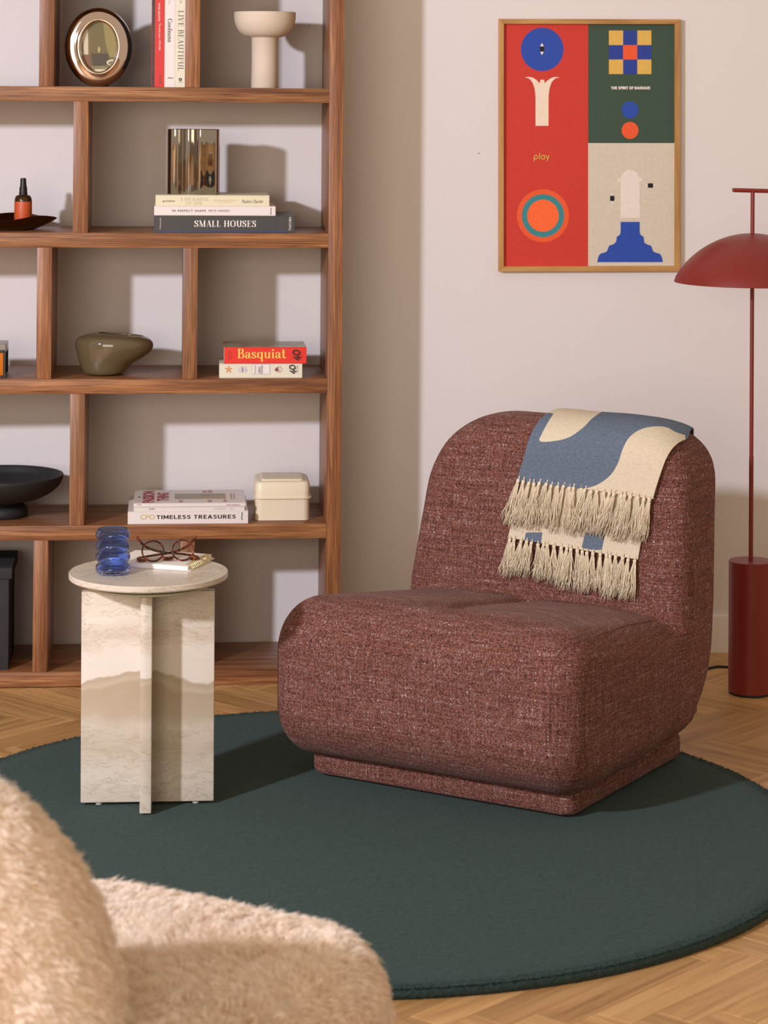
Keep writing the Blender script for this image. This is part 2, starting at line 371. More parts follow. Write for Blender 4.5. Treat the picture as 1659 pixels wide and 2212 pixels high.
# ------------------------------------------------------------------ lettering
def pen(points, thick, thin, scale=None, closed=False, n=6, straight=False):
    P = np.array(points, float) if straight else spline([(p[0], p[1], 0) for p in points], n, closed)[:, :2]
    m = len(P); V = []; F = []
    for i in range(m):
        a = P[(i-1) % m] if closed or i > 0 else P[i]; b = P[(i+1) % m] if closed or i < m-1 else P[i]
        t = b-a; t = t/(np.linalg.norm(t)+1e-9)
        w = thin + (thick-thin)*abs(t[1])**1.4
        if scale is not None: w = scale
        nn = np.array([-t[1], t[0]])*w/2
        V += [P[i]+nn, P[i]-nn]
    for i in range(m if closed else m-1):
        j = (i+1) % m; F.append((2*i, 2*i+1, 2*j+1, 2*j))
    return V, F
def glyphs(T, t, s):
    xh = 0.64
    def L(*p, w=None): return ('line', p, w)
    def K(*p, w=None, c=False): return ('curve', p, w, c)
    def SE(x, y, w=None): return ('line', ((x-s-T/2 if w is None else x-w, y), (x+s+T/2 if w is None else x+w, y)), t)
    G = {}
    G['I'] = (0.36, [L((.18, 0), (.18, 1), w=T), SE(.18, t/2), SE(.18, 1-t/2)])
    G['L'] = (0.62, [L((.18, 0), (.18, 1), w=T), SE(.18, t/2), SE(.18, 1-t/2), L((.18, t/2), (.56, t/2), w=t), L((.55, 0), (.57, .26), w=t)])
    G['E'] = (0.66, [L((.18, 0), (.18, 1), w=T), SE(.18, t/2), SE(.18, 1-t/2), L((.18, t/2), (.58, t/2), w=t), L((.57, 0), (.60, .26), w=t), L((.18, 1-t/2), (.56, 1-t/2), w=t), L((.56, 1), (.57, .76), w=t), L((.18, .52), (.45, .52), w=t), L((.45, .40), (.45, .64), w=t)])
    G['F'] = (0.60, [L((.18, 0), (.18, 1), w=T), SE(.18, t/2), SE(.18, 1-t/2), L((.18, 1-t/2), (.56, 1-t/2), w=t), L((.56, 1), (.57, .74), w=t), L((.18, .50), (.44, .50), w=t), L((.44, .38), (.44, .62), w=t)])
    G['H'] = (0.84, [L((.18, 0), (.18, 1), w=T), L((.66, 0), (.66, 1), w=T), L((.18, .5), (.66, .5), w=t), SE(.18, t/2), SE(.18, 1-t/2), SE(.66, t/2), SE(.66, 1-t/2)])
    G['T'] = (0.70, [L((.35, 0), (.35, 1), w=T), SE(.35, t/2), L((.06, 1-t/2), (.64, 1-t/2), w=t), L((.07, 1), (.06, .74), w=t), L((.63, 1), (.64, .74), w=t)])
    G['V'] = (0.74, [L((.13, 1), (.38, 0), w=T), L((.38, 0), (.62, 1), w=t), SE(.13, 1-t/2, .13), SE(.62, 1-t/2, .11)])
    G['A'] = (0.74, [L((.38, 1), (.62, 0), w=T), L((.12, 0), (.37, 1), w=t), L((.20, .34), (.54, .34), w=t), SE(.12, t/2, .11), SE(.62, t/2, .13)])
    G['M'] = (0.98, [L((.15, 0), (.15, 1), w=t), L((.16, 1), (.48, .02), w=T), L((.48, .02), (.80, 1), w=t), L((.80, 0), (.80, 1), w=T), SE(.15, t/2, .11), SE(.80, t/2), SE(.13, 1-t/2, .10), SE(.84, 1-t/2, .12)])
    G['N'] = (0.82, [L((.15, 0), (.15, 1), w=t), L((.14, 1), (.66, 0), w=T), L((.66, 0), (.66, 1), w=t), SE(.15, t/2, .11), SE(.66, 1-t/2, .11), SE(.13, 1-t/2, .10)])
    G['O'] = (0.84, [K((.42, 1-t/2), (.13, .80), (.06+T/2, .5), (.13, .20), (.42, t/2), (.71, .20), (.78-T/2, .5), (.71, .80), c=True)])
    G['U'] = (0.80, [K((.18, 1), (.18, .55), (.20, .25), (.30, .06), (.43, t/2), (.56, .07), (.64, .25), (.65, .55), (.65, 1)), L((.18, .4), (.18, 1), w=T), SE(.18, 1-t/2), SE(.65, 1-t/2, .11)])
    G['P'] = (0.66, [L((.18, 0), (.18, 1), w=T), SE(.18, t/2), SE(.18, 1-t/2), K((.18, 1-t/2), (.42, 1-t/2), (.56, .88), (.56, .60), (.42, .48), (.18, .47))])
    G['B'] = (0.70, [L((.18, 0), (.18, 1), w=T), SE(.18, t/2), SE(.18, 1-t/2), K((.18, 1-t/2), (.40, 1-t/2), (.53, .88), (.52, .64), (.40, .53), (.18, .52)), K((.18, .52), (.42, .52), (.59, .40), (.59, .14), (.43, t/2), (.18, t/2))])
    G['S'] = (0.62, [K((.51, .76), (.46, .92), (.30, .975), (.15, .90), (.11, .75), (.20, .62)), ('curve', ((.11, .76), (.17, .63), (.32, .52), (.46, .41), (.50, .26)), T*1.0, False), K((.50, .27), (.46, .09), (.29, .025), (.12, .08), (.07, .24)), L((.51, .70), (.52, 1), w=t), L((.07, .0), (.07, .30), w=t)])
    G['C'] = (0.76, [K((.66, .76), (.58, .93), (.42, .975), (.16, .82), (.06+T/2, .5), (.16, .18), (.42, .025), (.60, .09), (.68, .27)), L((.66, .70), (.67, 1), w=t)])
    G['o'] = (0.58, [K((.29, xh-t/2), (.10, .50), (.04+T/2, .32), (.10, .13), (.29, t/2), (.48, .13), (.54-T/2, .32), (.48, .50), c=True)])
    G['c'] = (0.50, [K((.44, .47), (.38, .58), (.27, xh-t/2), (.10, .50), (.04+T/2, .32), (.10, .13), (.27, t/2), (.42, .10), (.47, .2))])
    G['e'] = (0.54, [K((.06, .35), (.45, .35), (.43, .55), (.28, xh-t/2), (.10, .50), (.04+T/2, .32), (.10, .13), (.28, t/2), (.42, .09), (.48, .2))])
    G['l'] = (0.32, [L((.16, 0), (.16, 1.02), w=T), SE(.16, t/2), L((.02, 1.0), (.16, 1.0), w=t)])
    G['i'] = (0.32, [L((.16, 0), (.16, xh), w=T), SE(.16, t/2), L((.02, xh-t/2), (.16, xh-t/2), w=t), ('curve', ((.16, .82), (.12, .86), (.16, .90), (.20, .86)), T*0.75, True)])
    G['n'] = (0.64, [L((.15, 0), (.15, xh), w=T), SE(.15, t/2), L((.01, xh-t/2), (.15, xh-t/2), w=t), K((.16, .46), (.26, .60), (.38, xh-t/2), (.48, .54), (.50, .38), (.50, 0)), L((.50, .36), (.50, 0), w=T), SE(.50, t/2)])
    G['u'] = (0.64, [K((.14, xh), (.14, .25), (.18, .08), (.30, t/2), (.42, .08), (.49, .2)), L((.14, .22), (.14, xh), w=T), L((.50, 0), (.50, xh), w=T), L((0, xh-t/2), (.14, xh-t/2), w=t), L((.36, xh-t/2), (.5, xh-t/2), w=t), L((.5, t/2), (.62, t/2), w=t)])
    G['t'] = (0.40, [K((.16, .92), (.16, .2), (.20, .06), (.28, t/2), (.38, .12)), L((.17, .18), (.17, .84), w=T), L((.02, xh-t/2), (.36, xh-t/2), w=t)])
    G['a'] = (0.56, [K((.08, .50), (.14, .60), (.26, xh-t/2), (.38, .56), (.40, .42), (.40, .12), (.48, .03), (.56, .06)), L((.40, .42), (.40, .1), w=T), K((.40, .38), (.24, .33), (.10, .26), (.07, .14), (.16, t/2), (.28, .05), (.39, .14)), ('curve', ((.09, .46), (.06, .50), (.09, .53), (.12, .50)), T*.6, True)])
    G['s'] = (0.46, [K((.37, .50), (.31, .60), (.21, xh-t/2), (.10, .57), (.09, .45), (.22, .35), (.36, .25), (.37, .10), (.23, t/2), (.09, .07), (.05, .18)), ('curve', ((.09, .46), (.18, .37), (.30, .29), (.37, .18)), T*.85, False), L((.37, .44), (.38, .62), w=t), L((.05, .02), (.05, .22), w=t)])
    G['q'] = (0.62, [K((.46, .52), (.32, xh-t/2), (.10, .52), (.04+T/2, .32), (.10, .12), (.30, t/2), (.46, .12)), L((.48, -.36), (.48, xh), w=T), SE(.48, -.36+t/2), L((.48, xh), (.52, xh), w=t)])
    G[' '] = (0.30, [])
    return G
def serif_mesh(text, T=0.15, t=0.035, s=0.07, track=0.06):
    G = glyphs(T, t, s); V, F = [], []; x = 0
    for ch in text:
        adv, st = G[ch]
        for item in st:
            if item[0] == 'line': v, f = pen(item[1], T, t, item[2], straight=True)
            else: v, f = pen(item[1], T, t, item[2], closed=item[3])
            b = len(V); V += [(p[0]+x, p[1], 3e-5*(st.index(item))) for p in v]; F += [tuple(i+b for i in q) for q in f]
        x += adv + track
    return np.array(V), F
def block_mesh(text, w=0.2, track=0.12):
    # heavy monoline capitals
    h = w/2; K = {
     'T': (.62, [[(.31, 0), (.31, 1)], [(0, 1-h), (.62, 1-h)]]), 'I': (.2, [[(.1, 0), (.1, 1)]]), 'L': (.52, [[(h, 0), (h, 1)], [(0, h), (.52, h)]]),
     'E': (.56, [[(h, 0), (h, 1)], [(0, h), (.56, h)], [(0, .5), (.52, .5)], [(0, 1-h), (.56, 1-h)]]), 'F': (.54, [[(h, 0), (h, 1)], [(0, .48), (.5, .48)], [(0, 1-h), (.54, 1-h)]]),
     'H': (.68, [[(h, 0), (h, 1)], [(.68-h, 0), (.68-h, 1)], [(0, .5), (.68, .5)]]), 'M': (.84, [[(h, 0), (h, 1)], [(.84-h, 0), (.84-h, 1)], [(h, .96), (.42, .22)], [(.42, .22), (.84-h, .96)]]),
     'A': (.74, [[(.08, 0), (.37, 1)], [(.37, 1), (.66, 0)], [(.16, .28), (.58, .28)]]),
     'U': (.68, [[(h, 1), (h, .36), (.15, .16), (.34, h), (.53, .16), (.68-h, .36), (.68-h, 1)]]),
     'O': (.78, [[(.39, 1-h), (.16, .84), (h, .5), (.16, .16), (.39, h), (.62, .16), (.78-h, .5), (.62, .84), (.39, 1-h)]]),
     'S': (.60, [[(.54, .80), (.42, .89), (.26, .89), (.12, .80), (.13, .64), (.28, .54), (.46, .43), (.48, .24), (.36, .11), (.20, .10), (.05, .20)]]),
     'P': (.60, [[(h, 0), (h, 1)], [(h, 1-h), (.34, 1-h), (.49, .82), (.49, .60), (.34, .45), (h, .45)]]), 'R': (.64, [[(h, 0), (h, 1)], [(h, 1-h), (.34, 1-h), (.49, .83), (.49, .63), (.34, .49), (h, .49)], [(.30, .46), (.56, 0)]]),
     'B': (.62, [[(h, 0), (h, 1)], [(h, 1-h), (.34, 1-h), (.47, .84), (.46, .66), (.34, .53), (h, .53)], [(h, .53), (.36, .53), (.51, .40), (.51, .22), (.37, h), (h, h)]]), ' ': (.22, [])}
    V, F = [], []; x = 0; k = 0
    for ch in text:
        adv, st = K[ch]
        for pts in st:
            curved = len(pts) > 4
            v, f = pen(pts, w, w, w, n=5, straight=not curved); b = len(V); k = (k+1) % 4
            V += [(p[0]+x, p[1], 4e-5*k) for p in v]; F += [tuple(i+b for i in q) for q in f]
        x += adv+track
    return np.array(V), F
def sans_mesh(text, bold=0.0, shear=0.0, space=1.0):
    cu = bpy.data.curves.new('t', 'FONT'); cu.body = text; cu.size = 1.0; cu.offset = bold; cu.shear = shear; cu.resolution_u = 3; cu.space_character = space
    o = bpy.data.objects.new('t', cu); C.objects.link(o)
    dg = bpy.context.evaluated_depsgraph_get(); me = bpy.data.meshes.new_from_object(o.evaluated_get(dg))
    V = np.array([v.co[:2] for v in me.vertices]); F = [tuple(p.vertices) for p in me.polygons]
    bpy.data.objects.remove(o); bpy.data.curves.remove(cu); bpy.data.meshes.remove(me)
    return V, F
def lettering(parent, VF, rect, mat, y=-0.0004, rot=0, plane='xz', name='title_lettering'):
    # fit into rect (a0, a1, b0, b1) of the parent's local plane
    V, F = VF; dz = V[:, 2].copy() if V.shape[1] > 2 else np.zeros(len(V)); V = V[:, :2].copy()
    c, s = round(math.cos(R(rot))), round(math.sin(R(rot)))
    V = np.c_[V[:, 0]*c - V[:, 1]*s, V[:, 0]*s + V[:, 1]*c]
    lo, hi = V.min(0), V.max(0)
    a = rect[0] + (V[:, 0]-lo[0])/(hi[0]-lo[0])*(rect[1]-rect[0]); b = rect[2] + (V[:, 1]-lo[1])/(hi[1]-lo[1])*(rect[3]-rect[2])
    P = np.c_[a, y-dz, b] if plane == 'xz' else np.c_[a, b, y+dz]
    return vf(name, P, F, mat, parent, False)
def flat(parent, name, polys, mats, y0=-0.0004, dy=-0.0004):
    # flat print: layered polygons in the local xz plane; polys = [(points, material index)]
    V, F, mi = [], [], []
    for k, (pts, m) in enumerate(polys):
        b = len(V); V += [(p[0], y0+dy*(m if isinstance(m, float) else k), p[1]) for p in pts]; F.append(tuple(range(b, b+len(pts)))); mi.append(int(m))
    me = bpy.data.meshes.new(name); me.from_pydata(V, [], F); me.polygons.foreach_set('material_index', mi); me.update()
    for m in mats: me.materials.append(m)
    return link(name, me, parent)
def disc2(cx, cy, rx, ry=None, n=48): ry = rx if ry is None else ry; return [(cx+rx*math.cos(2*math.pi*i/n), cy+ry*math.sin(2*math.pi*i/n)) for i in range(n)]

# ------------------------------------------------------------------ implicit surfaces
def rbox2(p, q, hp, hq, r):
    a = np.abs(p)-hp+r; b = np.abs(q)-hq+r
    return np.hypot(np.maximum(a, 0), np.maximum(b, 0)) + np.minimum(np.maximum(a, b), 0) - r
def ext(d2, w, r):
    a = d2+r; b = w+r
    return np.hypot(np.maximum(a, 0), np.maximum(b, 0)) + np.minimum(np.maximum(a, b), 0) - r
def smin(a, b, k):
    h = np.clip(.5+.5*(b-a)/k, 0, 1); return b*(1-h)+a*h-k*h*(1-h)
def smax(a, b, k): return -smin(-a, -b, k)
def rboxv(p, q, p0, p1, q0, q1, r00, r10, r01, r11):
    cp = (p0+p1)/2; cq = (q0+q1)/2
    r = np.where(p < cp, np.where(q < cq, r00, r01), np.where(q < cq, r10, r11))
    return rbox2(p-cp, q-cq, (p1-p0)/2, (q1-q0)/2, r)
def surface_nets(F, org, hs):
    ins = F < 0; nx, ny, nz = F.shape
    cs = np.zeros((nx-1, ny-1, nz-1), np.int8)
    for i in (0, 1):
        for j in (0, 1):
            for k in (0, 1): cs += ins[i:nx-1+i, j:ny-1+j, k:nz-1+k]
    act = (cs > 0) & (cs < 8); idx = -np.ones(act.shape, int); ids = np.argwhere(act); idx[act] = np.arange(len(ids))
    acc = np.zeros((len(ids), 3)); cnt = np.zeros(len(ids)); a, b, c = ids.T
    for p in [(i, j, k) for i in (0, 1) for j in (0, 1) for k in (0, 1)]:
        for ax in range(3):
            if p[ax] == 0:
                q = list(p); q[ax] = 1
                f0 = F[a+p[0], b+p[1], c+p[2]]; f1 = F[a+q[0], b+q[1], c+q[2]]
                m = (f0 < 0) != (f1 < 0); t = np.where(m, f0/np.where(m, f0-f1, 1), 0)
                pt = np.array(p, float)[None].repeat(len(ids), 0); pt[:, ax] = t
                acc += pt*m[:, None]; cnt += m
    V = np.array(org) + (ids+acc/cnt[:, None])*hs; Q = []
    for ax in range(3):
        u, v = (ax+1) % 3, (ax+2) % 3
        s0 = [slice(None)]*3; s1 = [slice(None)]*3; s0[ax] = slice(0, -1); s1[ax] = slice(1, None)
        A = ins[tuple(s0)]; e = np.argwhere(A != ins[tuple(s1)])
        e = e[(e[:, u] > 0) & (e[:, v] > 0) & (e[:, u] < F.shape[u]-1) & (e[:, v] < F.shape[v]-1)]
        sg = A[tuple(e.T)]
        def cell(du, dv):
            q = e.copy(); q[:, u] -= du; q[:, v] -= dv; return idx[tuple(q.T)]
        q = np.stack([cell(1, 1), cell(0, 1), cell(0, 0), cell(1, 0)], 1); q[~sg] = q[~sg][:, ::-1]; Q.append(q)
    return V, np.concatenate(Q)
def implicit(fn, lo, hi, hs):
    g = [np.arange(lo[i], hi[i]+hs, hs) for i in range(3)]
    X, Y, Z = np.meshgrid(*g, indexing='ij'); return surface_nets(fn(X, Y, Z), lo, hs)
def submesh(V, Q, mask):
    q = Q[mask]; u, inv = np.unique(q, return_inverse=True); return V[u], inv.reshape(q.shape)

# ------------------------------------------------------------------ room shell
wall = tag(boxobj('wall_back', (-4.5, 4.5, 0.0, 0.12, -0.02, 2.9), WALL, bev=0), kind='structure')
bm = bmesh.new()
pts = [(0, 0), (-.015, 0), (-.015, .098), (-.0135, .1025), (-.0095, .105), (0, .105)]
V = [(x, p[0], p[1]) for x in (.245, 4.5) for p in pts]; n_ = len(pts)
F = [(i, (i+1) % n_, n_+(i+1) % n_, n_+i) for i in range(n_)] + [tuple(range(n_))[::-1], tuple(range(n_, 2*n_))]
bb = vf('baseboard_back', V, F, SKIRT, None, True, 30); tag(bb, kind='structure')
floor = tag(boxobj('floor', (-4.5, 4.5, -8.2, 0.0, -0.12, -0.012), plain('subfloor', srgb(120, 84, 48), 0.8), bev=0), kind='structure')

PL, PW, PG = 0.41, 0.075, 0.0004
def plank_mesh(name):
    bm = bmesh.new(); x0, x1, y0, y1 = PG, PL-PG, PG, PW-PG; c = 0.0009; zt = 0.0
    lv = [bm.verts.new((x, y, -0.012)) for x, y in ((x0, y0), (x1, y0), (x1, y1), (x0, y1))]
    mv = [bm.verts.new((x, y, zt-c)) for x, y in ((x0, y0), (x1, y0), (x1, y1), (x0, y1))]
    tv = [bm.verts.new((x, y, zt)) for x, y in ((x0+c, y0+c), (x1-c, y0+c), (x1-c, y1-c), (x0+c, y1-c))]
    for i in range(4):
        j = (i+1) % 4; bm.faces.new((lv[i], lv[j], mv[j], mv[i])); bm.faces.new((mv[i], mv[j], tv[j], tv[i]))
    bm.faces.new(tv)
    uv = bm.loops.layers.uv.new('UVMap')
    for f in bm.faces:
        for l in f.loops: l[uv].uv = (l.vert.co.x, l.vert.co.y)
    me = bpy.data.meshes.new(name); bm.to_mesh(me); bm.free(); me.materials.append(OAK_FLOOR); return me
pm = plank_mesh('plank')
q2 = math.sqrt(.5); far = []
count = 0
for k in range(-80, 80):
    for m_ in range(-30, 14):
        a0, b0 = k*PW + m_*PL, k*PW - m_*PL
        for kind in (0, 1):
            if kind == 0: a, b, da, db = a0, b0, PL, PW
            else: a, b, da, db = a0+PL, b0+PW-PL, PW, PL
            tx, ty = 1.12, -0.933
            ca, cb = a+da/2, b+db/2; cx, cy = tx+(ca+cb)*q2, ty+(ca-cb)*q2
            if not (-4.2 < cx < 4.2 and -7.9 < cy < .06): continue
            # local plank frame: long axis along ur (+45) for kind 0, along dr (-45) for kind 1
            if kind == 0: ox, oy, ang = tx+(a+b+PW)*q2, ty+(a-b-PW)*q2, R(45)
            else: ox, oy, ang = tx+(a+b)*q2, ty+(a-b)*q2, R(-45)
            rr = math.hypot(cx-.214, cy+1.644)
            near = -1.0 < cx < 1.62 and -2.95 < cy and rr > .74 and not (cy > -.5 and cx < -.75)
            if near and count < 296:
                o = bpy.data.objects.new('plank', pm); C.objects.link(o); o.parent = floor
                o.location = (ox, oy, random.uniform(-.0003, .0002)); o.rotation_euler = (0, 0, ang); count += 1
            else: far.append((ox, oy, ang))
bm0 = bmesh.new(); bm0.from_mesh(pm); base_v = np.array([v.co[:] for v in bm0.verts]); base_f = [[v.index for v in f.verts] for f in bm0.faces]; base_uv = [[l[bm0.loops.layers.uv.active].uv[:] for l in f.loops] for f in bm0.faces]; bm0.free()
V, F, UV = [], [], []
for ox, oy, ang in far:
    b = len(V); c, s = math.cos(ang), math.sin(ang)
    V += [(ox+v[0]*c-v[1]*s, oy+v[0]*s+v[1]*c, v[2]) for v in base_v]; F += [[i+b for i in f] for f in base_f]; UV += [x for f in base_uv for x in f]
fo = vf('plank_field', V, F, OAK_FLOOR, floor, False); fo['kind'] = 'stuff'
uvl = fo.data.uv_layers.new(name='UVMap'); uvl.data.foreach_set('uv', np.array(UV, np.float32).ravel())

# ------------------------------------------------------------------ bookshelf
MS = Matrix.Translation((.2313, -.3327, 0)) @ Matrix.Rotation(.0342, 4, 'Z') @ Matrix.Rotation(.0028, 4, 'Y')
MSi = np.array(MS.inverted())
TH, PIT, SD, UPW = .0387, .38625, .328, .0383
def S(px, py, dep=0.0):
    o = MSi[:3, :3] @ O_ + MSi[:3, 3]; d = MSi[:3, :3] @ ray(px, py); p = o + d*(dep-o[1])/d[1]; return p[0], p[2]
def ZT(r): return TH + (5-r)*PIT
ULEFT = -1.90
shelf = empty('bookshelf', 'walnut open bookshelf with thick staggered compartments against the wall', 'bookshelf', MS)
for r in range(0, 6):
    boxobj('shelf_board', (ULEFT+UPW, -UPW, 0.0, SD, ZT(r)-TH, ZT(r)), WALNUT_X, shelf, .0012)
boxobj('upright', (-UPW, 0, -.0004, SD, 0, ZT(0)), WALNUT_Z, shelf, .0012)
boxobj('upright', (ULEFT, ULEFT+UPW, -.0004, SD, 0, ZT(0)), WALNUT_Z, shelf, .0012)
for r, (xl, xr), y in ((1, (84.2, 116), 170), (1, (401, 432), 100), (2, (158.2, 190), 350), (3, (79.3, 111), 680), (3, (394.6, 426.4), 680), (4, (150.6, 182.5), 990), (5, (71.5, 103.2), 1300), (5, (389, 420.6), 1180)):
    ul, ur = S(xl, y)[0], S(xr, y)[0]; cx = (ul+ur)/2
    boxobj('divider', (cx-.0195, cx+.0195, .0006, SD, ZT(r), ZT(r-1)-TH), WALNUT_Z, shelf, .0012)
for r, cx in ((1, -1.32), (2, -1.25), (3, -1.30), (4, -1.22), (5, -1.33)):
    boxobj('divider', (cx-.0195, cx+.0195, .0006, SD, ZT(r), ZT(r-1)-TH), WALNUT_Z, shelf, .0012)

def on_shelf(name, label, cat, u, dep, z, group=None, rot=None):
    M = MS @ Matrix.Translation((u, dep, z))
    if rot is not None: M = M @ rot
    return empty(name, label, cat, M, group=group)

def book_parts(o, W, D, T, cover, pages=PAPER, hard=True, c=.0022):
    bm = bmesh.new(); i = .003 if hard else 0.0
    box(bm, 0, W, 0, D, 0, c, .0005, 1); box(bm, 0, W, 0, D, T-c, T, .0005, 1); box(bm, 0, W, 0, c*1.2, c*.3, T-c*.3, .0006, 1)
    obj('cover', bm, cover, o)
    boxobj('page_block', (i+.0002, W-i-.0002, c*1.1, D-i-.0004, c*.9, T-c*.9), pages, o, .0003, 1)
def lying(px0, px1, py0, py1, dep, row, label, group, cover, D, zbase=None, hard=True, rz=0.0):
    u0, _ = S(px0, (py0+py1)/2, dep); u1, _ = S(px1, (py0+py1)/2, dep)
    um = (u0+u1)/2
    z1 = S((px0+px1)/2, py0, dep)[1]; z0 = S((px0+px1)/2, py1, dep)[1] if zbase is None else zbase
    o = on_shelf('book', label, 'book', u0, dep, z0, group, Matrix.Rotation(rz, 4, 'Z'))
    T = z1-z0; W = u1-u0
    book_parts(o, W, D, T, cover, hard=hard)
    def rect(x0, x1, y0, y1):
        a = S(x0, y1, dep); b = S(x1, y0, dep); return (a[0]-u0, b[0]-u0, a[1]-z0, b[1]-z0)
    return o, rect, z0+T, (W, D, T)

# --- row 2 stack under the steel vase
gA = 'coffee table books lying on the second shelf from the top'
o, rc, zt, _ = lying(332.5, 637, 466, 501.9, .012, 2, 'large charcoal book with white serif title, bottom of the stack under the steel vase', gA, C_CHAR, .24, ZT(2))
lettering(o, serif_mesh('SMALL HOUSES', T=.17), rc(419.4, 553.2, 476.2, 490), INK_WHITE)
lettering(o, sans_mesh('TASCHEN'), rc(624, 629.2, 469, 498), INK_WHITE, rot=90, name='small_lettering')
lettering(o, sans_mesh('Philip Jodidio', shear=.2), rc(344.8, 348.2, 470, 494.7), INK_WHITE, rot=90, name='small_lettering')
a = rc(345, 620, 498.8, 500.6); flat(o, 'blue_edge_band', [([(a[0], a[2]), (a[1], a[2]), (a[1], a[3]), (a[0], a[3])], 0)], [card('blue_band', 44, 60, 110)])
o, rc, zt, _ = lying(333, 595.4, 445.3, 466, .014, 2, 'white book with grey capitals, in the middle of the stack under the steel vase', gA, C_WHITE, .22, zt)
lettering(o, sans_mesh('IN PERFECT SHAPE', .02, space=1.25), rc(371.7, 444.6, 453, 457.6), INK_CHAR)
lettering(o, sans_mesh('FRITZ HANSEN', space=1.1), rc(450.8, 496, 453, 457.6), INK_CHAR)
lettering(o, sans_mesh('teNeues', .02), rc(583.2, 586.4, 448.5, 464), INK_CHAR, rot=90, name='small_lettering')
o, rc, zA, _ = lying(336, 582, 421.6, 445.3, .016, 2, 'cream hardback with thin grey serif title, directly under the steel vase', gA, C_CREAM, .20, zt)
lettering(o, sans_mesh('gestalten'), rc(351, 377.4, 431.4, 437.6), INK_CHAR, name='small_lettering')
lettering(o, serif_mesh('A SPOONFUL', T=.075, t=.03), rc(389, 450.6, 427, 434.2), INK_GREY)
lettering(o, serif_mesh('OF SUN', T=.075, t=.03), rc(402, 437, 435.4, 442.2), INK_GREY)
INK_FAINT = card('faint_ink', 196, 186, 156, .6, 0)
lettering(o, sans_mesh('MEDITERRANEAN COOKING'), rc(461, 510.6, 431.6, 434), INK_FAINT, name='small_lettering')
lettering(o, sans_mesh('FOR ALL SEASONS'), rc(470, 501.4, 435.2, 437.5), INK_FAINT, name='small_lettering')
lettering(o, sans_mesh('Pauline Chardin', shear=.45), rc(522, 568, 431.6, 438.4), INK_CHAR, name='script_lettering')

# steel vase on the stack
dv = .075
uc = (S(363, 350, dv)[0]+S(474.5, 350, dv)[0])/2; hw = (S(474.5, 350, dv)[0]-S(363, 350, dv)[0])/2
v = on_shelf('vase', 'polished steel vase with wavy fluted sides standing on the stack of three books', 'vase', uc, dv+.01, zA)
h_ = S(420, 279, dv)[1]-zA
ctl = [(-1.0, .05), (-.96, -.42), (-.70, -.58), (-.45, -.40), (-.20, -.30), (.02, -.52), (.22, -.72), (.50, -.66), (.86, -.62), (1.0, -.28), (.93, .20), (.70, .52), (.40, .44), (.10, .50), (-.25, .70), (-.62, .62)]
outl = spline([(a*hw, b*hw, 0) for a, b in ctl], 10, True)
m_ = len(outl); nrm = np.roll(outl, -1, 0)-np.roll(outl, 1, 0); nrm = np.c_[nrm[:, 1], -nrm[:, 0]]; nrm /= np.linalg.norm(nrm, axis=1)[:, None]
inn = outl.copy(); inn[:, :2] -= nrm*.0016
rings = [(outl*[.97, .97, 1], .0), (outl, .0015), (outl, h_-.0006), ((outl+inn)/2, h_), (inn, h_-.0006), (inn, .003)]
V = [(p[0], p[1], z) for L_, z in rings for p in L_]; F = [(r*m_+i, r*m_+(i+1) % m_, (r+1)*m_+(i+1) % m_, (r+1)*m_+i) for r in range(len(rings)-1) for i in range(m_)]
F += [tuple(range(m_))[::-1], tuple((len(rings)-1)*m_+i for i in range(m_))]
obj('vessel', clean(V, F), STEEL, v, True, 50)

# tray and spray bottle
dt = .095
ut, _ = S(8, 480, dt)
tray = on_shelf('tray', 'dark bronze wavy-edged dish under the amber spray bottle', 'dish', ut, .15, ZT(2))
nA, nR = 96, 14; V, F = [], []
Rx = S(123, 480, .15)[0]-ut
def tr(a): return 1+.05*math.cos(5*a+.6)+.035*math.cos(3*a-1)
prof = [(.0, .0045), (.40, .0045), (.62, .006), (.78, .013), (.90, .021), (.985, .0278), (1.0, .0285), (.99, .0260), (.90, .0175), (.76, .0085), (.60, .0015), (.45, 0.0), (0, 0)]
for i in range(nA):
    a = 2*math.pi*i/nA; k = 1/abs(1.0)
    for r, z in prof:
        w = r*(1+(tr(a)-1)*r*r)/tr(0); tip = .10*max(0, math.cos(a))**12*r**4
        V.append((Rx*(w*math.cos(a)+tip*0), .115*w*math.sin(a)*1.0, z*1.22*(1+.18*(r**3)*math.cos(3*a+2))))
m_ = len(prof)
for i in range(nA):
    for k in range(m_-1): F.append((i*m_+k, i*m_+k+1, ((i+1) % nA)*m_+k+1, ((i+1) % nA)*m_+k))
DARK_BRONZE = metal('dark_bronze', srgb(104, 78, 58), .22)
obj('dish', clean(V, F), DARK_BRONZE, tray, True, 60)
db = .15; ub = S(50, 450, db)[0]; zb = ZT(2)+.0050
sc_px = (S(69, 450, db)[0]-S(31, 450, db)[0])/38.0
bo = on_shelf('spray_bottle', 'small amber glass spray bottle with orange label and black pump, standing in the bronze dish', 'bottle', ub, db, zb)
zof = lambda y: S(50, y, db)[1]-zb
Rb = 19*sc_px
yb = [zof(y) for y in (435, 427, 422.5, 420)]
AMBER = glass('amber_glass', srgb(120, 72, 20), .05)
AMBER = plain('amber_bottle_glass', srgb(58, 36, 12), .12)
latheobj('bottle_body', [(0, 0), (Rb*.9, 0), (Rb, .003), (Rb, yb[0]+.002), (Rb*.96, yb[1]-.001), (Rb*.82, yb[2]), (Rb*.56, yb[3]-.001), (Rb*.42, yb[3]), (0, yb[3])], AMBER, bo, 48, 60)
latheobj('label_wrap', [(Rb*1.004, zof(478.5)), (Rb*1.012, zof(478)), (Rb*1.012, zof(435.5)), (Rb*1.004, zof(435))], plain('burnt_orange_label', srgb(196, 84, 38), .5, noise=.05), bo, 48, 40, closed=True)
px_ = sc_px
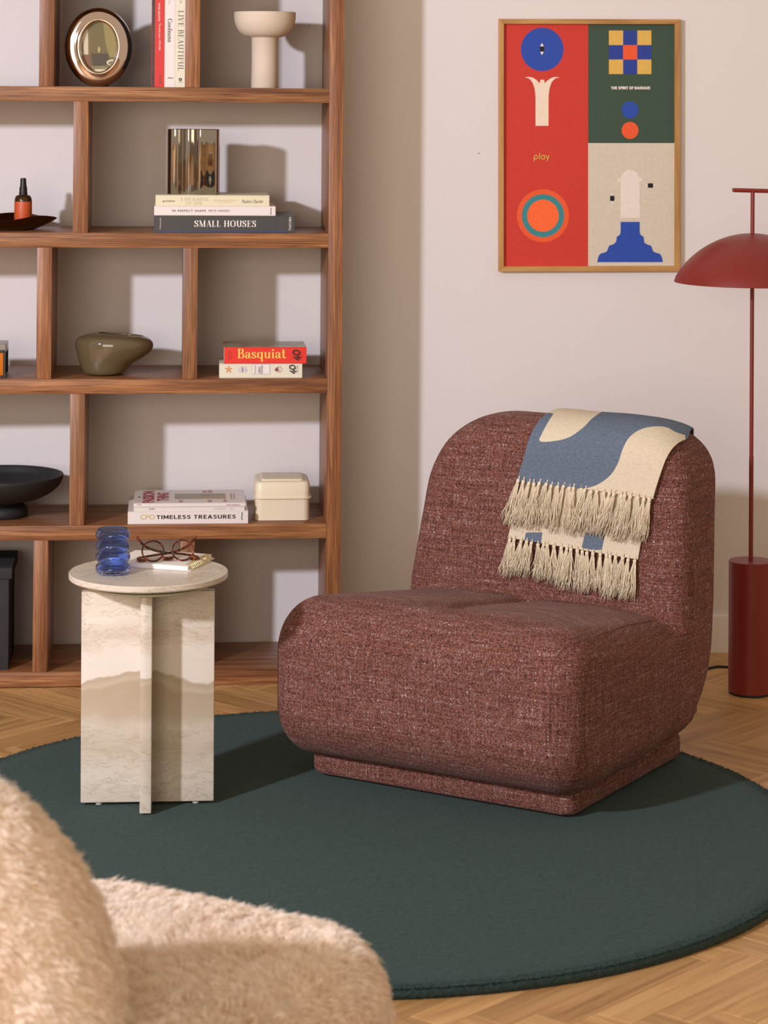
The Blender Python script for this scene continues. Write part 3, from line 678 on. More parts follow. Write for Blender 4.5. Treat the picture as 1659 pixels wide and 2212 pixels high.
pump = latheobj('pump_cap', [(0, zof(421)), (9.2*px_, zof(421)), (9.2*px_, zof(415.5)), (8.6*px_, zof(415)), (8.6*px_, zof(412)), (8.2*px_, zof(404.5)), (7.4*px_, zof(404)), (6.6*px_, zof(396)), (5.9*px_, zof(386)), (5.4*px_, zof(384.6)), (0, zof(384.6))], plain('matte_black_plastic', srgb(26, 26, 26), .45), bo, 40, 30)
boxobj('nozzle', (-6.8*px_, -4.8*px_, -.0016, .0016, zof(392), zof(387.5)), BLACK_RUBBER, pump, .0004)
def wrap(text, x0, x1, y0, y1):
    V, F = sans_mesh(text); lo, hi = V.min(0), V.max(0)
    P = []
    for p in V:
        X = (x0+(p[0]-lo[0])/(hi[0]-lo[0])*(x1-x0)-50)*px_; z = zof(y1)+(p[1]-lo[1])/(hi[1]-lo[1])*(zof(y0)-zof(y1))
        a = math.asin(max(-.99, min(.99, X/Rb))); P.append((Rb*1.02*math.sin(a), -Rb*1.02*math.cos(a), z))
    vf('label_lettering', P, F, INK_WHITE, bo, False)

# --- row 1: oval photo frame
df = .06
uc = (S(138.5, 100, df)[0]+S(285.5, 100, df)[0])/2; rx = (S(285.5, 100, df)[0]-S(138.5, 100, df)[0])/2
ztop, zbot = S(212, 14.5, df)[1], S(212, 187.2, df)[1]; rz_ = (ztop-zbot)/2
fr = on_shelf('photo_frame', 'oval polished bronze frame holding a small photograph of a dim dining room', 'picture frame', uc, df, ZT(1), rot=Matrix.Rotation(R(0), 4, 'Z'))
zc = zbot+rz_-ZT(1)
prof = [(.53, .030), (.505, .013), (.515, .003), (.55, -.006), (.595, -.0085), (.64, -.0065), (.672, -.0045), (.80, -.0045), (.86, -.0038), (.905, .001), (.95, .010), (.985, .022), (1.0, .034), (.99, .046), (.95, .054), (.80, .056), (.55, .056)]
V, F = [], []; n_ = 96; m_ = len(prof)
for i in range(n_):
    a = 2*math.pi*i/n_
    for r, y in prof: V.append((.018*(1-r)*.25+rx*r*math.cos(a), y, zc+rz_*(r if r > .86 or y > .05 else r+(.86-r)*.30)*math.sin(a)))
for i in range(n_):
    for k in range(m_): F.append((i*m_+k, i*m_+(k+1) % m_, ((i+1) % n_)*m_+(k+1) % m_, ((i+1) % n_)*m_+k))
obj('frame_ring', clean(V, F), BRONZE, fr, True, 70)
ox, sx_, sz_ = .0010, rx*.515, rz_*.63
def PZm(x, y): # photo zoom coordinates (origin 120,0; 5.184x) -> local
    u, z = S(120+x/5.184, y/5.184, df); return (u-uc, z-ZT(1))
pol = [(disc2(ox, zc, sx_, sz_), 0)]
def clip(pts): return [((p[0]-ox)*min(1, .995/max(1e-6, math.hypot((p[0]-ox)/sx_, (p[1]-zc)/sz_)))+ox, (p[1]-zc)*min(1, .995/max(1e-6, math.hypot((p[0]-ox)/sx_, (p[1]-zc)/sz_)))+zc) for p in pts]
def dens(pts, n=6): return [tuple(np.array(pts[i])*(1-k/n)+np.array(pts[(i+1) % len(pts)])*k/n) for i in range(len(pts)) for k in range(n)]
def pz(pts): return clip(dens([PZm(*p) for p in pts]))
pol += [(pz([(530, 240), (690, 320), (690, 640), (600, 640), (560, 500)]), 1), (pz([(300, 330), (360, 310), (365, 610), (310, 610)]), 2), (pz([(365, 260), (382, 250), (385, 620), (368, 620)]), 3), (pz([(400, 600), (590, 600), (600, 720), (420, 740)]), 4),
        (pz([(300, 610), (395, 610), (400, 750), (340, 740), (310, 680)]), 5), (pz([(395, 735), (590, 745), (560, 800), (420, 780)]), 6), (pz([(430, 775), (560, 775), (540, 800), (450, 800)]), 2)]
pol += [(disc2(*PZm(487, 555), .0042, .0085, 16), 7), (clip(disc2(*PZm(635, 700), .0155, .0085, 24)), 2), (clip(disc2(*PZm(640, 705), .0125, .0055, 24)), 6)]
flat(fr, 'photograph', pol, [card('photo_olive', 96, 84, 40, .3, .1), card('photo_olive_light', 134, 120, 66, .3, .1), card('photo_pale', 196, 188, 160, .3), card('photo_brass', 122, 98, 44, .3), card('photo_dark', 58, 46, 26, .3), card('photo_brown', 112, 72, 36, .3), card('photo_grey', 118, 108, 78, .3), card('photo_lamp', 162, 148, 92, .3)], .011, -.0003)
bm = bmesh.new(); box(bm, -.026, .026, .03, .085, 0, .012, .002); obj('stand', bm, BLACK_RUBBER, fr)

# upright books
def upright_book(px0, px1, dep, label, cover, top_y, D=.24):
    u0, u1 = S(px0, 120, dep)[0], S(px1, 120, dep)[0]; Hh = S(px1, top_y, dep)[1]-ZT(1)
    o = on_shelf('book', label, 'book', u1, dep, ZT(1), 'books standing upright on the top shelf', Matrix.Rotation(R(-90), 4, 'Y'))
    T = u1-u0; book_parts(o, Hh, D, T, cover)
    def rect(x0, x1, y0, y1):
        a = S(x0, y1, dep); b = S(x1, y0, dep); return (a[1]-ZT(1), b[1]-ZT(1), u1-b[0], u1-a[0])
    return o, rect, Hh, T
o, rc, Hh, T = upright_book(327.5, 355.3, .02, 'red book with small white spine lettering, leftmost of the three upright books', C_RED, -75)
a = rc(327.6, 335.5, -74, 189); flat(o, 'photo_strip', [([(0, a[2]), (Hh, a[2]), (Hh, a[3]), (0, a[3])], 0)], [C_DARK], -.0002)
boxobj('front_cover', (.0004, Hh-.0004, .0012, .239, T, T+.0005), C_DARK, o, 0)
lettering(o, sans_mesh('ANNIE LEIBOVITZ'), rc(341.6, 346, 5.8, 46), INK_WHITE, rot=180)
lettering(o, sans_mesh('The early years, 1970-1983', shear=.1), rc(341.6, 347.2, 50.5, 108), INK_WHITE, rot=180)
lettering(o, sans_mesh('TASCHEN'), rc(343.8, 348.2, 161, 181), INK_CHAR, rot=180, name='small_lettering')
o, rc, Hh, T = upright_book(355.3, 378.2, .02, 'white book with short black serif title, between the red and the cream upright books', C_WHITE, -50)
lettering(o, serif_mesh('Coolness', T=.17, t=.03), rc(362, 372.3, 40.5, 91), INK_BLACK, rot=180)
lettering(o, sans_mesh('teNeues', .03), rc(362, 373.7, 166.8, 169.6), INK_BLACK, rot=270, name='small_lettering')
lettering(o, sans_mesh('LEIBOVITZ'), rc(364, 367.4, -30, 9), INK_GREY, rot=180, name='small_lettering')
o, rc, Hh, T = upright_book(378.2, 400.2, .02, 'cream book with tall dark serif title, upright against the divider', C_IVORY, -60)
lettering(o, serif_mesh('LIVE BEAUTIFUL', T=.12, t=.035), rc(384, 397.2, 23, 153), INK_CHAR, rot=180)
a = rc(386, 393, 168.2, 175.2); flat(o, 'round_emblem', [(disc2((a[0]+a[1])/2, (a[2]+a[3])/2, (a[1]-a[0])/2, None, 24), 0)], [INK_BLACK])
lettering(o, sans_mesh('A', .03), rc(387.8, 391.2, 170, 173.6), C_IVORY, y=-.0008, rot=270, name='emblem_lettering')
lettering(o, sans_mesh('ARTISAN'), rc(385, 394, 176.6, 178.4), INK_CHAR, rot=270, name='small_lettering')
lettering(o, serif_mesh('HOME'.replace('H', 'H'), T=.1) if False else sans_mesh('ONE'), rc(388.5, 393, -8, 7.5), INK_GREY, rot=180, name='small_lettering')

# pedestal bowl
dp = .10
uc = (S(505.5, 30, dp)[0]+S(639, 30, dp)[0])/2; k_ = (S(639, 30, dp)[0]-S(505.5, 30, dp)[0])/133.5
zof = lambda y: S(572, y, dp)[1]-ZT(1)
pv = on_shelf('pedestal_bowl', 'matte beige stoneware bowl on a thick cylindrical stem', 'vase', uc, dp, ZT(1))
CER = plain('matte_stoneware', srgb(214, 199, 178), .75, noise=.06, nscale=500, bump=.08)
zr, zb_ = zof(26), zof(80)
H_ = zr-zb_
prof = [(0, 0), (28.5*k_, 0), (29*k_, .001), (28*k_, zb_*.5), (28.6*k_, zb_-.004), (31*k_, zb_)]
for i in range(1, 13):
    a = math.pi/2*i/12; prof.append((31*k_+35.6*k_*math.sin(a)**.9, zb_+H_*.82*(1-math.cos(a))**.95))
prof += [(66.7*k_, zr-.003), (66.4*k_, zr-.0006), (65.4*k_, zr), (64.4*k_, zr-.0008), (63.6*k_, zr-.004)]
for i in range(11, -1, -1):
    a = math.pi/2*i/12; prof.append((max(0, 63.2*k_*math.sin(a)**.9), zb_+.006+(H_-.012)*(1-math.cos(a))))
latheobj('vessel', prof, CER, pv, 72, 60)

# --- row 3
dg = .11
uc = S(222, 780, dg)[0]; k_ = (S(332, 760, dg)[0]-S(161.5, 760, dg)[0])/170.5
gv = on_shelf('glass_bowl', 'glossy smoke-brown glass bowl with a lopsided bulging rim', 'bowl', uc, dg, ZT(3))
zof = lambda y: S(222, y, dg)[1]-ZT(3)
zz = lambda t: zof(808)*(1-t)+zof(717)*t
rings = [(192, 808, 256, 808), (183, 806.5, 266, 806.5), (178, 801, 274, 801), (174, 792, 280, 791), (170, 778, 288, 783), (167, 768, 300, 776.5), (164.5, 758, 314, 769), (163, 750, 324, 761), (162, 743, 330, 753), (162.3, 738, 332, 746), (164, 733.5, 330.5, 739), (168, 729, 326, 733), (175, 725, 318, 728.5), (184, 721.5, 312.5, 726.5), (198, 718.2, 310.5, 725.5), (212, 717.2, 310, 726.2), (212, 719.5, 308, 729), (200, 730, 304, 738), (190, 750, 298, 756), (195, 785, 262, 785), (205, 795, 250, 795)]
V, F = [], []; n_ = 64
for k, (xl, yl, xr, yr) in enumerate(rings):
    cx = ((xl+xr)/2-222)*k_; rx_ = (xr-xl)/2*k_; ry_ = [.040, .050, .054, .058, .062, .066, .068, .070, .071, .071, .070, .067, .062, .056, .046, .040, .037, .045, .050, .036, .026][k]
    for i in range(n_):
        a = 2*math.pi*i/n_; w = (1+math.cos(a))/2
        V.append((cx+rx_*math.cos(a), ry_*math.sin(a), max(0, zof(yl*(1-w)+yr*w))))
L_ = len(rings)
F = [(r*n_+i, r*n_+(i+1) % n_, (r+1)*n_+(i+1) % n_, (r+1)*n_+i) for r in range(L_-1) for i in range(n_)] + [tuple(range(n_))[::-1], tuple((L_-1)*n_+i for i in range(n_))]
SMOKE = plain('smoke_brown_glass', srgb(98, 84, 60), .05, spec=.7)
so = obj('vessel', clean(V, F), SMOKE, gv, True, 0)
sub = so.modifiers.new('s', 'SUBSURF'); sub.levels = 1; sub.render_levels = 1
gB = 'thick paperbacks lying on the middle shelf'
o, rc, zt, dm = lying(474, 653, 785.2, 812, .018, 3, 'ivory thick paperback with small coloured drawings on its spine, under the scarlet book', gB, C_IVORY, .155, ZT(3), False)
def ctr(px, py): a = rc(px, px+1, py, py+1); return a[0], a[3]
fl = []
cx, cz = ctr(494, 798)
for i in range(5):
    a = 2*math.pi*i/5+.3; fl.append(([(cx+.0016*math.cos(a-.9), cz+.0016*math.sin(a-.9)), (cx+.0088*math.cos(a-.24), cz+.0088*math.sin(a-.24)), (cx+.0098*math.cos(a), cz+.0098*math.sin(a)), (cx+.0088*math.cos(a+.24), cz+.0088*math.sin(a+.24)), (cx+.0016*math.cos(a+.9), cz+.0016*math.sin(a+.9))], 0))
cx, cz = ctr(524, 798)
for sgn in (-1, 1): fl.append((disc2(cx+sgn*.006, cz, .0055, .0085, 20), 1))
fl += [(disc2(cx, cz, .0022, .0075, 16), 2), (disc2(cx+.009, cz-.001, .0014, None, 10), 3)]
a = rc(544, 583, 786.9, 808.6); b = rc(544.5, 582.5, 787.4, 808.1)
fl += [([(a[0], a[2]), (a[1], a[2]), (a[1], a[3]), (a[0], a[3])], 4), ([(b[0], b[2]), (b[1], b[2]), (b[1], b[3]), (b[0], b[3])], 5)]
cx, cz = ctr(601, 798)
fl += [([(cx-.0105, cz-.001), (cx-.002, cz+.0085), (cx+.006, cz+.009), (cx+.0105, cz), (cx+.005, cz-.0085), (cx-.004, cz-.007)], 6), ([(cx-.0105, cz-.001), (cx-.003, cz+.007), (cx+.001, cz), (cx-.003, cz-.006)], 7)]
for i in range(3): fl.append((disc2(cx+.004+.0022*i, cz+.003-.003*i, .0013, .0028, 10), 5))
flat(o, 'spine_drawings', fl, [card('p_orange', 216, 136, 82), card('p_lav', 206, 206, 206), card('p_mauve', 176, 130, 136), card('p_teal', 120, 170, 176), card('p_line', 178, 150, 178), card('p_pale', 234, 226, 222), card('p_sand', 200, 176, 150), card('p_wine', 124, 74, 82)], -.0003, -.0001)
lettering(o, sans_mesh('ERNST'), rc(557.5, 561.8, 791, 805.5), INK_CHAR, y=-.0035, rot=90)
lettering(o, sans_mesh('HAECKEL'), rc(562.8, 567, 788.5, 807), INK_CHAR, y=-.0035, rot=90)
lettering(o, sans_mesh('The Art and Science of'), rc(548, 552.5, 788.5, 807), INK_GREY, y=-.0035, rot=90, name='small_lettering')
def forty(o, rc, x0, x1, y0, y1):
    four = [(.05, .62), (.30, .98), (.36, .98), (.36, .02)]
    V, F = pen([(.40, .95), (.05, .36), (.55, .42)], .1, .1, .11, n=8); V2, F2 = pen([(.33, .62), (.28, .02)], .1, .1, .11, straight=True); V3, F3 = pen([(.78, .97), (.56, .72), (.60, .30), (.78, .22), (.98, .45), (.96, .84)], .12, .12, .13, closed=True)
    VV = np.array([(p[0], p[1], 0) for p in V]+[(p[0], p[1], 4e-5) for p in V2]+[(p[0], p[1], 8e-5) for p in V3]); FF = list(F)+[tuple(i+len(V) for i in f) for f in F2]+[tuple(i+len(V)+len(V2) for i in f) for f in F3]
    lettering(o, (VV, FF), rc(x0, x1, y0, y1), INK_BLACK, y=-.0036, rot=90, name='painted_number')
forty(o, rc, 624, 640.3, 787.5, 807.2)
lettering(o, sans_mesh('TASCHEN'), rc(640.6, 643, 789, 806), INK_BLACK, y=-.0036, rot=90, name='small_lettering')
o, rc, zt, dm = lying(484.5, 662, 750.2, 785.2, .016, 3, 'thick scarlet paperback with yellow title, on top of the ivory paperback', gB, C_ORED, .155, zt, False)
lettering(o, serif_mesh('Basquiat', T=.15, t=.035), rc(513, 618, 753, 781.2), INK_YELLOW)
forty(o, rc, 631.5, 649.6, 755, 778.5)
lettering(o, sans_mesh('TASCHEN'), rc(648.8, 651.4, 757.5, 777), INK_BLACK, rot=90, name='small_lettering')
lettering(o, sans_mesh('Hans Werner'), rc(492.6, 495.6, 757, 777), INK_CHAR, rot=90, name='small_lettering'); lettering(o, sans_mesh('Holzwarth'), rc(497, 500, 759.5, 775), INK_CHAR, rot=90, name='small_lettering')
W_, D_, T_ = dm
boxobj('cover_picture', (.001, W_-.001, .002, D_-.002, T_, T_+.0004), plain('cover_picture', srgb(150, 138, 112), .3, noise=.5, nscale=25), o, 0)

# display box at the left edge
dd = .03
u1 = S(12, 780, dd)[0]; zt_ = S(6, 744, dd)[1]-ZT(3)
bx = on_shelf('display_box', 'small black framed box with an orange front, at the left end of the middle shelf', 'box', u1, dd, ZT(3))
w_ = .13; d_ = .11; h_ = zt_
BLK = plain('black_lacquer', srgb(30, 30, 30), .3)
bm = bmesh.new(); e = .0065
for x0 in (-w_, -e):
    for y0 in (0, d_-e): box(bm, x0, x0+e, y0, y0+e, 0, h_-.016, .0006, 1)
for z0 in (0, h_-.0225):
    for y0 in (0, d_-e): box(bm, -w_+e, -e, y0, y0+e, z0, z0+e, .0006, 1)
    for x0 in (-w_, -e): box(bm, x0, x0+e, e, d_-e, z0, z0+e, .0006, 1)
obj('frame', bm, BLK, bx)
boxobj('orange_panel', (-w_+e, -e, .002, d_-.002, .0065, h_-.0226), plain('orange_panel', srgb(206, 112, 20), .35), bx, .001)
boxobj('lid', (-w_, 0, 0, d_, h_-.0158, h_), plain('grey_lid', srgb(150, 142, 132), .25), bx, .0012)

# --- row 4
db = .155
uc = S(3, 1040, db)[0]; k_ = (S(137, 1020, db)[0]-uc)/134.0
bw = on_shelf('footed_bowl', 'matte black wide bowl on a low round foot, at the left of the fourth shelf', 'bowl', uc, db, ZT(4))
zof = lambda y: S(3, y, db)[1]-ZT(4)
BLKC = plain('matte_black_ceramic', srgb(30, 29, 29), .62, noise=.1, nscale=60)
zf, zr = .034, zof(1025)
prof = [(0, 0), (54*k_, 0), (57.5*k_, .002), (58.5*k_, .012), (57*k_, .026), (52*k_, .030), (44*k_, .033), (40*k_, .037), (42*k_, .041)]
for i in range(1, 15):
    t = i/14; prof.append((42*k_+(134-42)*k_*math.sin(t*math.pi/2)**1.0, .041+(zr-.041)*(1-math.cos(t*math.pi/2))**.9))
prof += [(133.4*k_, zr+.001), (131*k_, zr+.0012), (128*k_, zr-.003)]
for i in range(12, -1, -1):
    t = i/13; prof.append((126*k_*math.sin(t*math.pi/2), .052+(zr-.057)*(1-math.cos(t*math.pi/2))**.9))
latheobj('vessel', prof, BLKC, bw, 80, 60)
gC = 'magazines and books lying on the fourth shelf'
o, rc, zt, dm = lying(276, 536, 1104.6, 1128.3, .012, 4, 'white book with black and gold capitals, bottom of the stack beside the tin', gC, C_WHITE, .25, ZT(4))
lettering(o, sans_mesh('CPO', .01), rc(303, 334.3, 1111.3, 1122), INK_GOLD); lettering(o, block_mesh('TIMELESS TREASURES', .19, .15), rc(338, 509.3, 1111.3, 1121.6), INK_BLACK)
lettering(o, sans_mesh('teNeues', .03), rc(520.6, 524, 1106.5, 1123.5), INK_BLACK, rot=90, name='small_lettering')
o, rc, zt, dm = lying(289, 528.5, 1094.4, 1104.6, .016, 4, 'thin white magazine between the gold lettered book and the magazine with a landscape', gC, card('white_magazine', 226, 218, 212), .22, zt, False)
lettering(o, serif_mesh('UM', T=.1, t=.05) if False else sans_mesh('RUM'), rc(322.6, 333.7, 1097.6, 1101.6), INK_CHAR); lettering(o, sans_mesh('BLACKMORE'), rc(462.8, 487.6, 1097.8, 1100.4), INK_GREY, name='small_lettering'); lettering(o, sans_mesh('NO 01'), rc(496, 504, 1097.8, 1100.4), INK_GREY, name='small_lettering')
o, rc, zt, dm = lying(288.5, 531, 1086.6, 1094.4, .014, 4, 'white magazine with red title and landscape picture, topmost beside the tin', gC, C_WHITE, .215, zt, False)
lettering(o, sans_mesh('A PASSION THING', .02), rc(489.4, 518.6, 1089.3, 1091.8), INK_RED, rot=180); lettering(o, sans_mesh('No 11', .01), rc(296, 303.5, 1089, 1092), INK_RED, rot=180, name='small_lettering')
W_, D_, T_ = dm
P_ = lambda fx0, fx1, fy0, fy1: (W_*fx0, W_*fx1, D_*fy0, D_*fy1)
lettering(o, sans_mesh('PASSION', .04), P_(.075, .185, .04, .92), INK_RED, y=T_+.0004, rot=90, plane='xy'); lettering(o, sans_mesh('THING', .04), P_(.205, .315, .16, .78), INK_RED, y=T_+.0004, rot=90, plane='xy')
lettering(o, sans_mesh('A', .02), P_(.03, .06, .40, .52), INK_CHAR, y=T_+.0004, rot=90, plane='xy', name='small_lettering')
bm = bmesh.new(); box(bm, W_*.365, W_*.825, D_*.30, D_*.70, T_, T_+.0003); obj('cover_picture', bm, plain('hazy_landscape', srgb(150, 140, 116), .4, noise=.3, nscale=14), o)
bm = bmesh.new(); box(bm, W_*.60, W_*.825, D_*.30, D_*.48, T_+.0003, T_+.0005); obj('cover_picture', bm, plain('ochre_field', srgb(174, 138, 84), .4, noise=.25, nscale=18), o)
for fx0, fx1, fy0, fy1, t_ in ((.40, .44, .06, .22, '011'), (.66, .70, .06, .22, '012'), (.80, .83, .06, .22, '24'), (.62, .66, .78, .92, '02'), (.67, .71, .76, .94, 'SS')):
    lettering(o, sans_mesh(t_, .02), P_(fx0, fx1, fy0, fy1), INK_RED, y=T_+.0004, rot=90, plane='xy', name='small_lettering')
lettering(o, sans_mesh('PHOTOGRAPHY', 0), P_(.87, .885, .25, .70), INK_RED, y=T_+.0004, rot=90, plane='xy', name='small_lettering'); lettering(o, sans_mesh('AND CRAFT', 0), P_(.895, .91, .30, .70), INK_RED, y=T_+.0004, rot=90, plane='xy', name='small_lettering')

# cream tin
dn = .05
u0, u1 = S(551.5, 1090, dn)[0], S(669.5, 1090, dn)[0]; k_ = (u1-u0)/118.0
tin = on_shelf('tin_box', 'cream enamel tin box with a stepped lid, beside the white magazines', 'box', (u0+u1)/2, dn, ZT(4))
W_ = u1-u0; zof = lambda y: S(610, y, dn)[1]-ZT(4)
TIN = plain('cream_enamel', srgb(232, 219, 192), .35, noise=.02, nscale=200)
def rr(w, d, r, n=8):
    P = []
    for (sx, sy, a0) in ((1, 1, 0), (-1, 1, 90), (-1, -1, 180), (1, -1, 270)):
        for i in range(n+1):
            a = R(a0+90*i/n); P.append((sx*(w/2-r)+r*math.cos(a), sy*(d/2-r)+r*math.sin(a)))
    return P
def stackrr(name, rings, mat, parent, oy):
    V, F = [], []; n_ = None
    for w, d, r, z in rings:
        P = rr(w, d, r); n_ = len(P); V += [(p[0], p[1]+oy, z) for p in P]
    for k in range(len(rings)-1):
        for i in range(n_): F.append((k*n_+i, k*n_+(i+1) % n_, (k+1)*n_+(i+1) % n_, (k+1)*n_+i))
    F += [tuple(range(n_))[::-1], tuple((len(rings)-1)*n_+i for i in range(n_))]
    return vf(name, V, F, mat, parent, True, 35)
D_ = .15; zl = zof(1075); zh = zof(1040)
stackrr('tin_body', [(W_-.004, D_-.004, .016, 0), (W_, D_, .018, .001), (W_, D_, .018, .003), (W_-.001, D_-.001, .018, .0035), (W_-.001, D_-.001, .018, zl-.004), (W_-.002, D_-.002, .018, zl-.0035)], TIN, tin, D_/2)
stackrr('lid', [(W_+.001, D_+.001, .018, zl-.0032), (W_+.009, D_+.009, .021, zl-.003), (W_+.010, D_+.010, .0215, zl-.0015), (W_+.009, D_+.009, .021, zl), (W_+.001, D_+.001, .018, zl+.0008), (W_+.0005, D_+.0005, .018, zh-.009), (W_-.004, D_-.004, .017, zh-.0035), (W_-.012, D_-.012, .015, zh-.0005), (W_-.030, D_-.030, .013, zh), (W_-.032, D_-.032, .012, zh+.003), (W_-.036, D_-.036, .011, zh+.0042), (W_-.05, D_-.05, .01, zh+.0045)], TIN, tin, D_/2)

# black lidded box on the bottom shelf
dk = .03
u1 = S(22, 1330, dk)[0]
kb = on_shelf('storage_box', 'charcoal cardboard box with an overhanging lid, at the left of the bottom shelf', 'box', u1, dk, ZT(5))
BC = plain('charcoal_board', srgb(46, 46, 47), .8, noise=.08, nscale=400)
zl0, zl1 = S(10, 1250, dk)[1]-ZT(5), S(10, 1226, dk)[1]-ZT(5)
wl = S(29, 1240, dk)[0]-u1
boxobj('box_body', (-.30, -.004, .0, .24, 0, zl0+.01), BC, kb, .0015)
boxobj('lid', (-.31, .004, -.006, .246, zl0, zl1), BC, kb, .0015)

# nails in the wall
for (px, py), lab in (((1033, 331), 'tiny dark nail in the bare wall left of the framed poster'), ((667, 57), 'tiny dark nail in the wall behind the top shelf, right of the pedestal bowl')):
    p = aty(px, py, 0); V, F = lathe([(0, 0), (.0006, 0), (.0006, .006), (.0013, .006), (.0013, .0066), (0, .0066)], 10)
    V = [(v[0], -v[2], v[1]) for v in V]; nb = obj('wall_nail', clean(V, F), BLACK_RUBBER, None); nb.location = p; tag(nb, lab, 'nail')

# ------------------------------------------------------------------ framed poster
pc = (aty(1077.5, 40.2, -.022)+aty(1469.2, 585.3, -.022))/2
MP = Matrix.Translation((pc[0], -.0005, pc[2])) @ Matrix.Rotation(-.0042, 4, 'Y')
po = empty('framed_poster', 'oak framed poster with red, green and beige panels of geometric shapes', 'poster', MP)
MPi = np.array(MP.inverted())
def PQ(zx, zy, y=-.009):
    o = MPi[:3, :3] @ O_ + MPi[:3, 3]; d = MPi[:3, :3] @ ray(1060+zx/3.75, 20+zy/3.75); p = o + d*(y-o[1])/d[1]; return (p[0], p[2])
x0, z1 = PQ(67, 77, -.022); x1, z0 = PQ(1533, 2121, -.022); fw, fd = .0142, .022
def rail(P, mat):
    V = [(p[0], y, p[1]) for y in (-fd, 0) for p in P]; F = [(0, 1, 2, 3), (7, 6, 5, 4)]+[(i, i+4, (i+1) % 4+4, (i+1) % 4) for i in range(4)]
    bm = clean(V, F); bmesh.ops.bevel(bm, geom=list(bm.edges), offset=.0006, segments=1, affect='EDGES'); obj('frame_rail', bm, mat, po)
rail([(x0, z1), (x1, z1), (x1-fw, z1-fw), (x0+fw, z1-fw)], OAK_FRAME); rail([(x0, z0), (x0+fw, z0+fw), (x1-fw, z0+fw), (x1, z0)], OAK_FRAME)
rail([(x0, z0), (x0, z1), (x0+fw, z1-fw), (x0+fw, z0+fw)], OAK_FRAME_Z); rail([(x1, z0), (x1-fw, z0+fw), (x1-fw, z1-fw), (x1, z1)], OAK_FRAME_Z)
boxobj('backing_board', (x0+fw*.9, x1-fw*.9, -.009, -.002, z0+fw*.9, z1-fw*.9), PAPER, po, 0)
def pp(name, r, g, b): return plain('print_'+name, srgb(r, g, b), .6, noise=.05, nscale=120, spec=.3)
PM = [pp('red', 205, 60, 48), pp('green', 62, 82, 66), pp('beige', 212, 202, 184), pp('blue', 44, 78, 172), pp('cream', 240, 222, 200), pp('white', 240, 232, 226), pp('black', 30, 30, 32), pp('yellow', 222, 180, 88), pp('orange', 236, 92, 48), pp('teal', 60, 136, 142), pp('bright_orange', 250, 108, 54), pp('navy', 44, 66, 150), pp('pale', 232, 222, 210)]
def qz(pts): return [PQ(*p) for p in pts]
def rz4(x0, y0, x1, y1): return qz([(x0, y1), (x1, y1), (x1, y0), (x0, y0)])
def circ(cx, cy, rx, ry=None, n=64): ry = ry or rx*1.015; return qz([(cx+rx*math.cos(2*math.pi*i/n), cy-ry*math.sin(2*math.pi*i/n)) for i in range(n)])
def cur(pts, n=6): return qz([tuple(p[:2]) for p in spline([(a, b, 0) for a, b in pts], n)])
def eye(cx, cy, a, b, hor=False):
    P = []
    for i in range(24):
        t = 2*math.pi*i/24; u = math.cos(t); w = (1-u*u)*(1 if math.sin(t) >= 0 else -1)
        P.append((cx+a*u, cy+b*w) if hor else (cx+a*w, cy+b*u))
    return qz(P)
def rsq(x0, y0, x1, y1, r=9):
    return qz([(cx+r*math.cos(R(a)), cy+r*math.sin(R(a))) for cx, cy, a0 in ((x1-r, y1-r, 0), (x0+r, y1-r, 90), (x0+r, y0+r, 180), (x1-r, y0+r, 270)) for a in range(a0, a0+91, 15)])
E_ = 13
flower = [(272, 553), (300, 549), (335, 553), (366, 570), (385, 588), (397, 600)], [(402, 571), (433, 571)], [(438, 600), (450, 586), (472, 568), (500, 553), (530, 549), (560, 553)], [(560, 553), (530, 558), (508, 574), (490, 600), (477, 640), (470, 690), (468, 720)], [(468, 944), (363, 944)], [(363, 720), (361, 690), (354, 640), (341, 600), (323, 574), (302, 558), (272, 553)]
fp = []
for k_, seg in enumerate(flower): fp += (cur(seg) if len(seg) > 2 else qz(seg))
basep = cur([(1206, 1722), (1206, 1790)], 2)+cur([(1206, 1805), (1215, 1828), (1236, 1842), (1240, 1868), (1246, 1890), (1270, 1906), (1295, 1914), (1306, 1935), (1316, 1960), (1340, 1972), (1366, 1980), (1384, 2005), (1394, 2048)])
basep += cur([(862, 2048), (872, 2005), (890, 1980), (916, 1972), (940, 1960), (950, 1935), (961, 1914), (986, 1906), (1010, 1890), (1018, 1868), (1022, 1842), (1043, 1828), (1052, 1805)])+qz([(1052, 1722)])
pol = [(rz4(95, 98, 789, 2100), 0), (rz4(789, 98, 1512, 1084), 1), (rz4(789, 1084, 1512, 2100), 2),
  (circ(417, 325, 173), 3), (eye(415, 322, 17, 48), 5), (rsq(398, 300, 433, 344), 6), (fp, 4), (circ(423, 1672, 211), 8), (circ(423, 1672, 172), 9), (circ(423, 1672, 128), 10)]
xs = (957, 1072, 1187, 1301); ys = (172, 290, 407, 525)
for i in range(3):
    for j in range(3): pol.append((rz4(xs[i], ys[j], xs[i+1], ys[j+1]), 8 if i == j == 1 else (7 if (i+j) % 2 == 0 else 11)))
pol += [(circ(1128, 815, 68), 3), (circ(1128, 981, 68), 8), (qz([(1052, 1690), (1210, 1690), (1206, 1385)]+[(1128+77*math.cos(R(a)), 1378-77*math.sin(R(a))) for a in range(0, 181, 8)]+[(1051, 1385)]), 12), (circ(1040, 1385, 11, 17), 12), (circ(1216, 1382, 11, 17), 12),
  (eye(983, 1534, 12, 44), 5), (rsq(966, 1510, 1001, 1554), 6), (eye(1293, 1427, 43, 14, True), 5), (rsq(1271, 1409, 1316, 1446), 6), (basep, 3)]
flat(po, 'print', pol, PM, -.0095, -.00003)
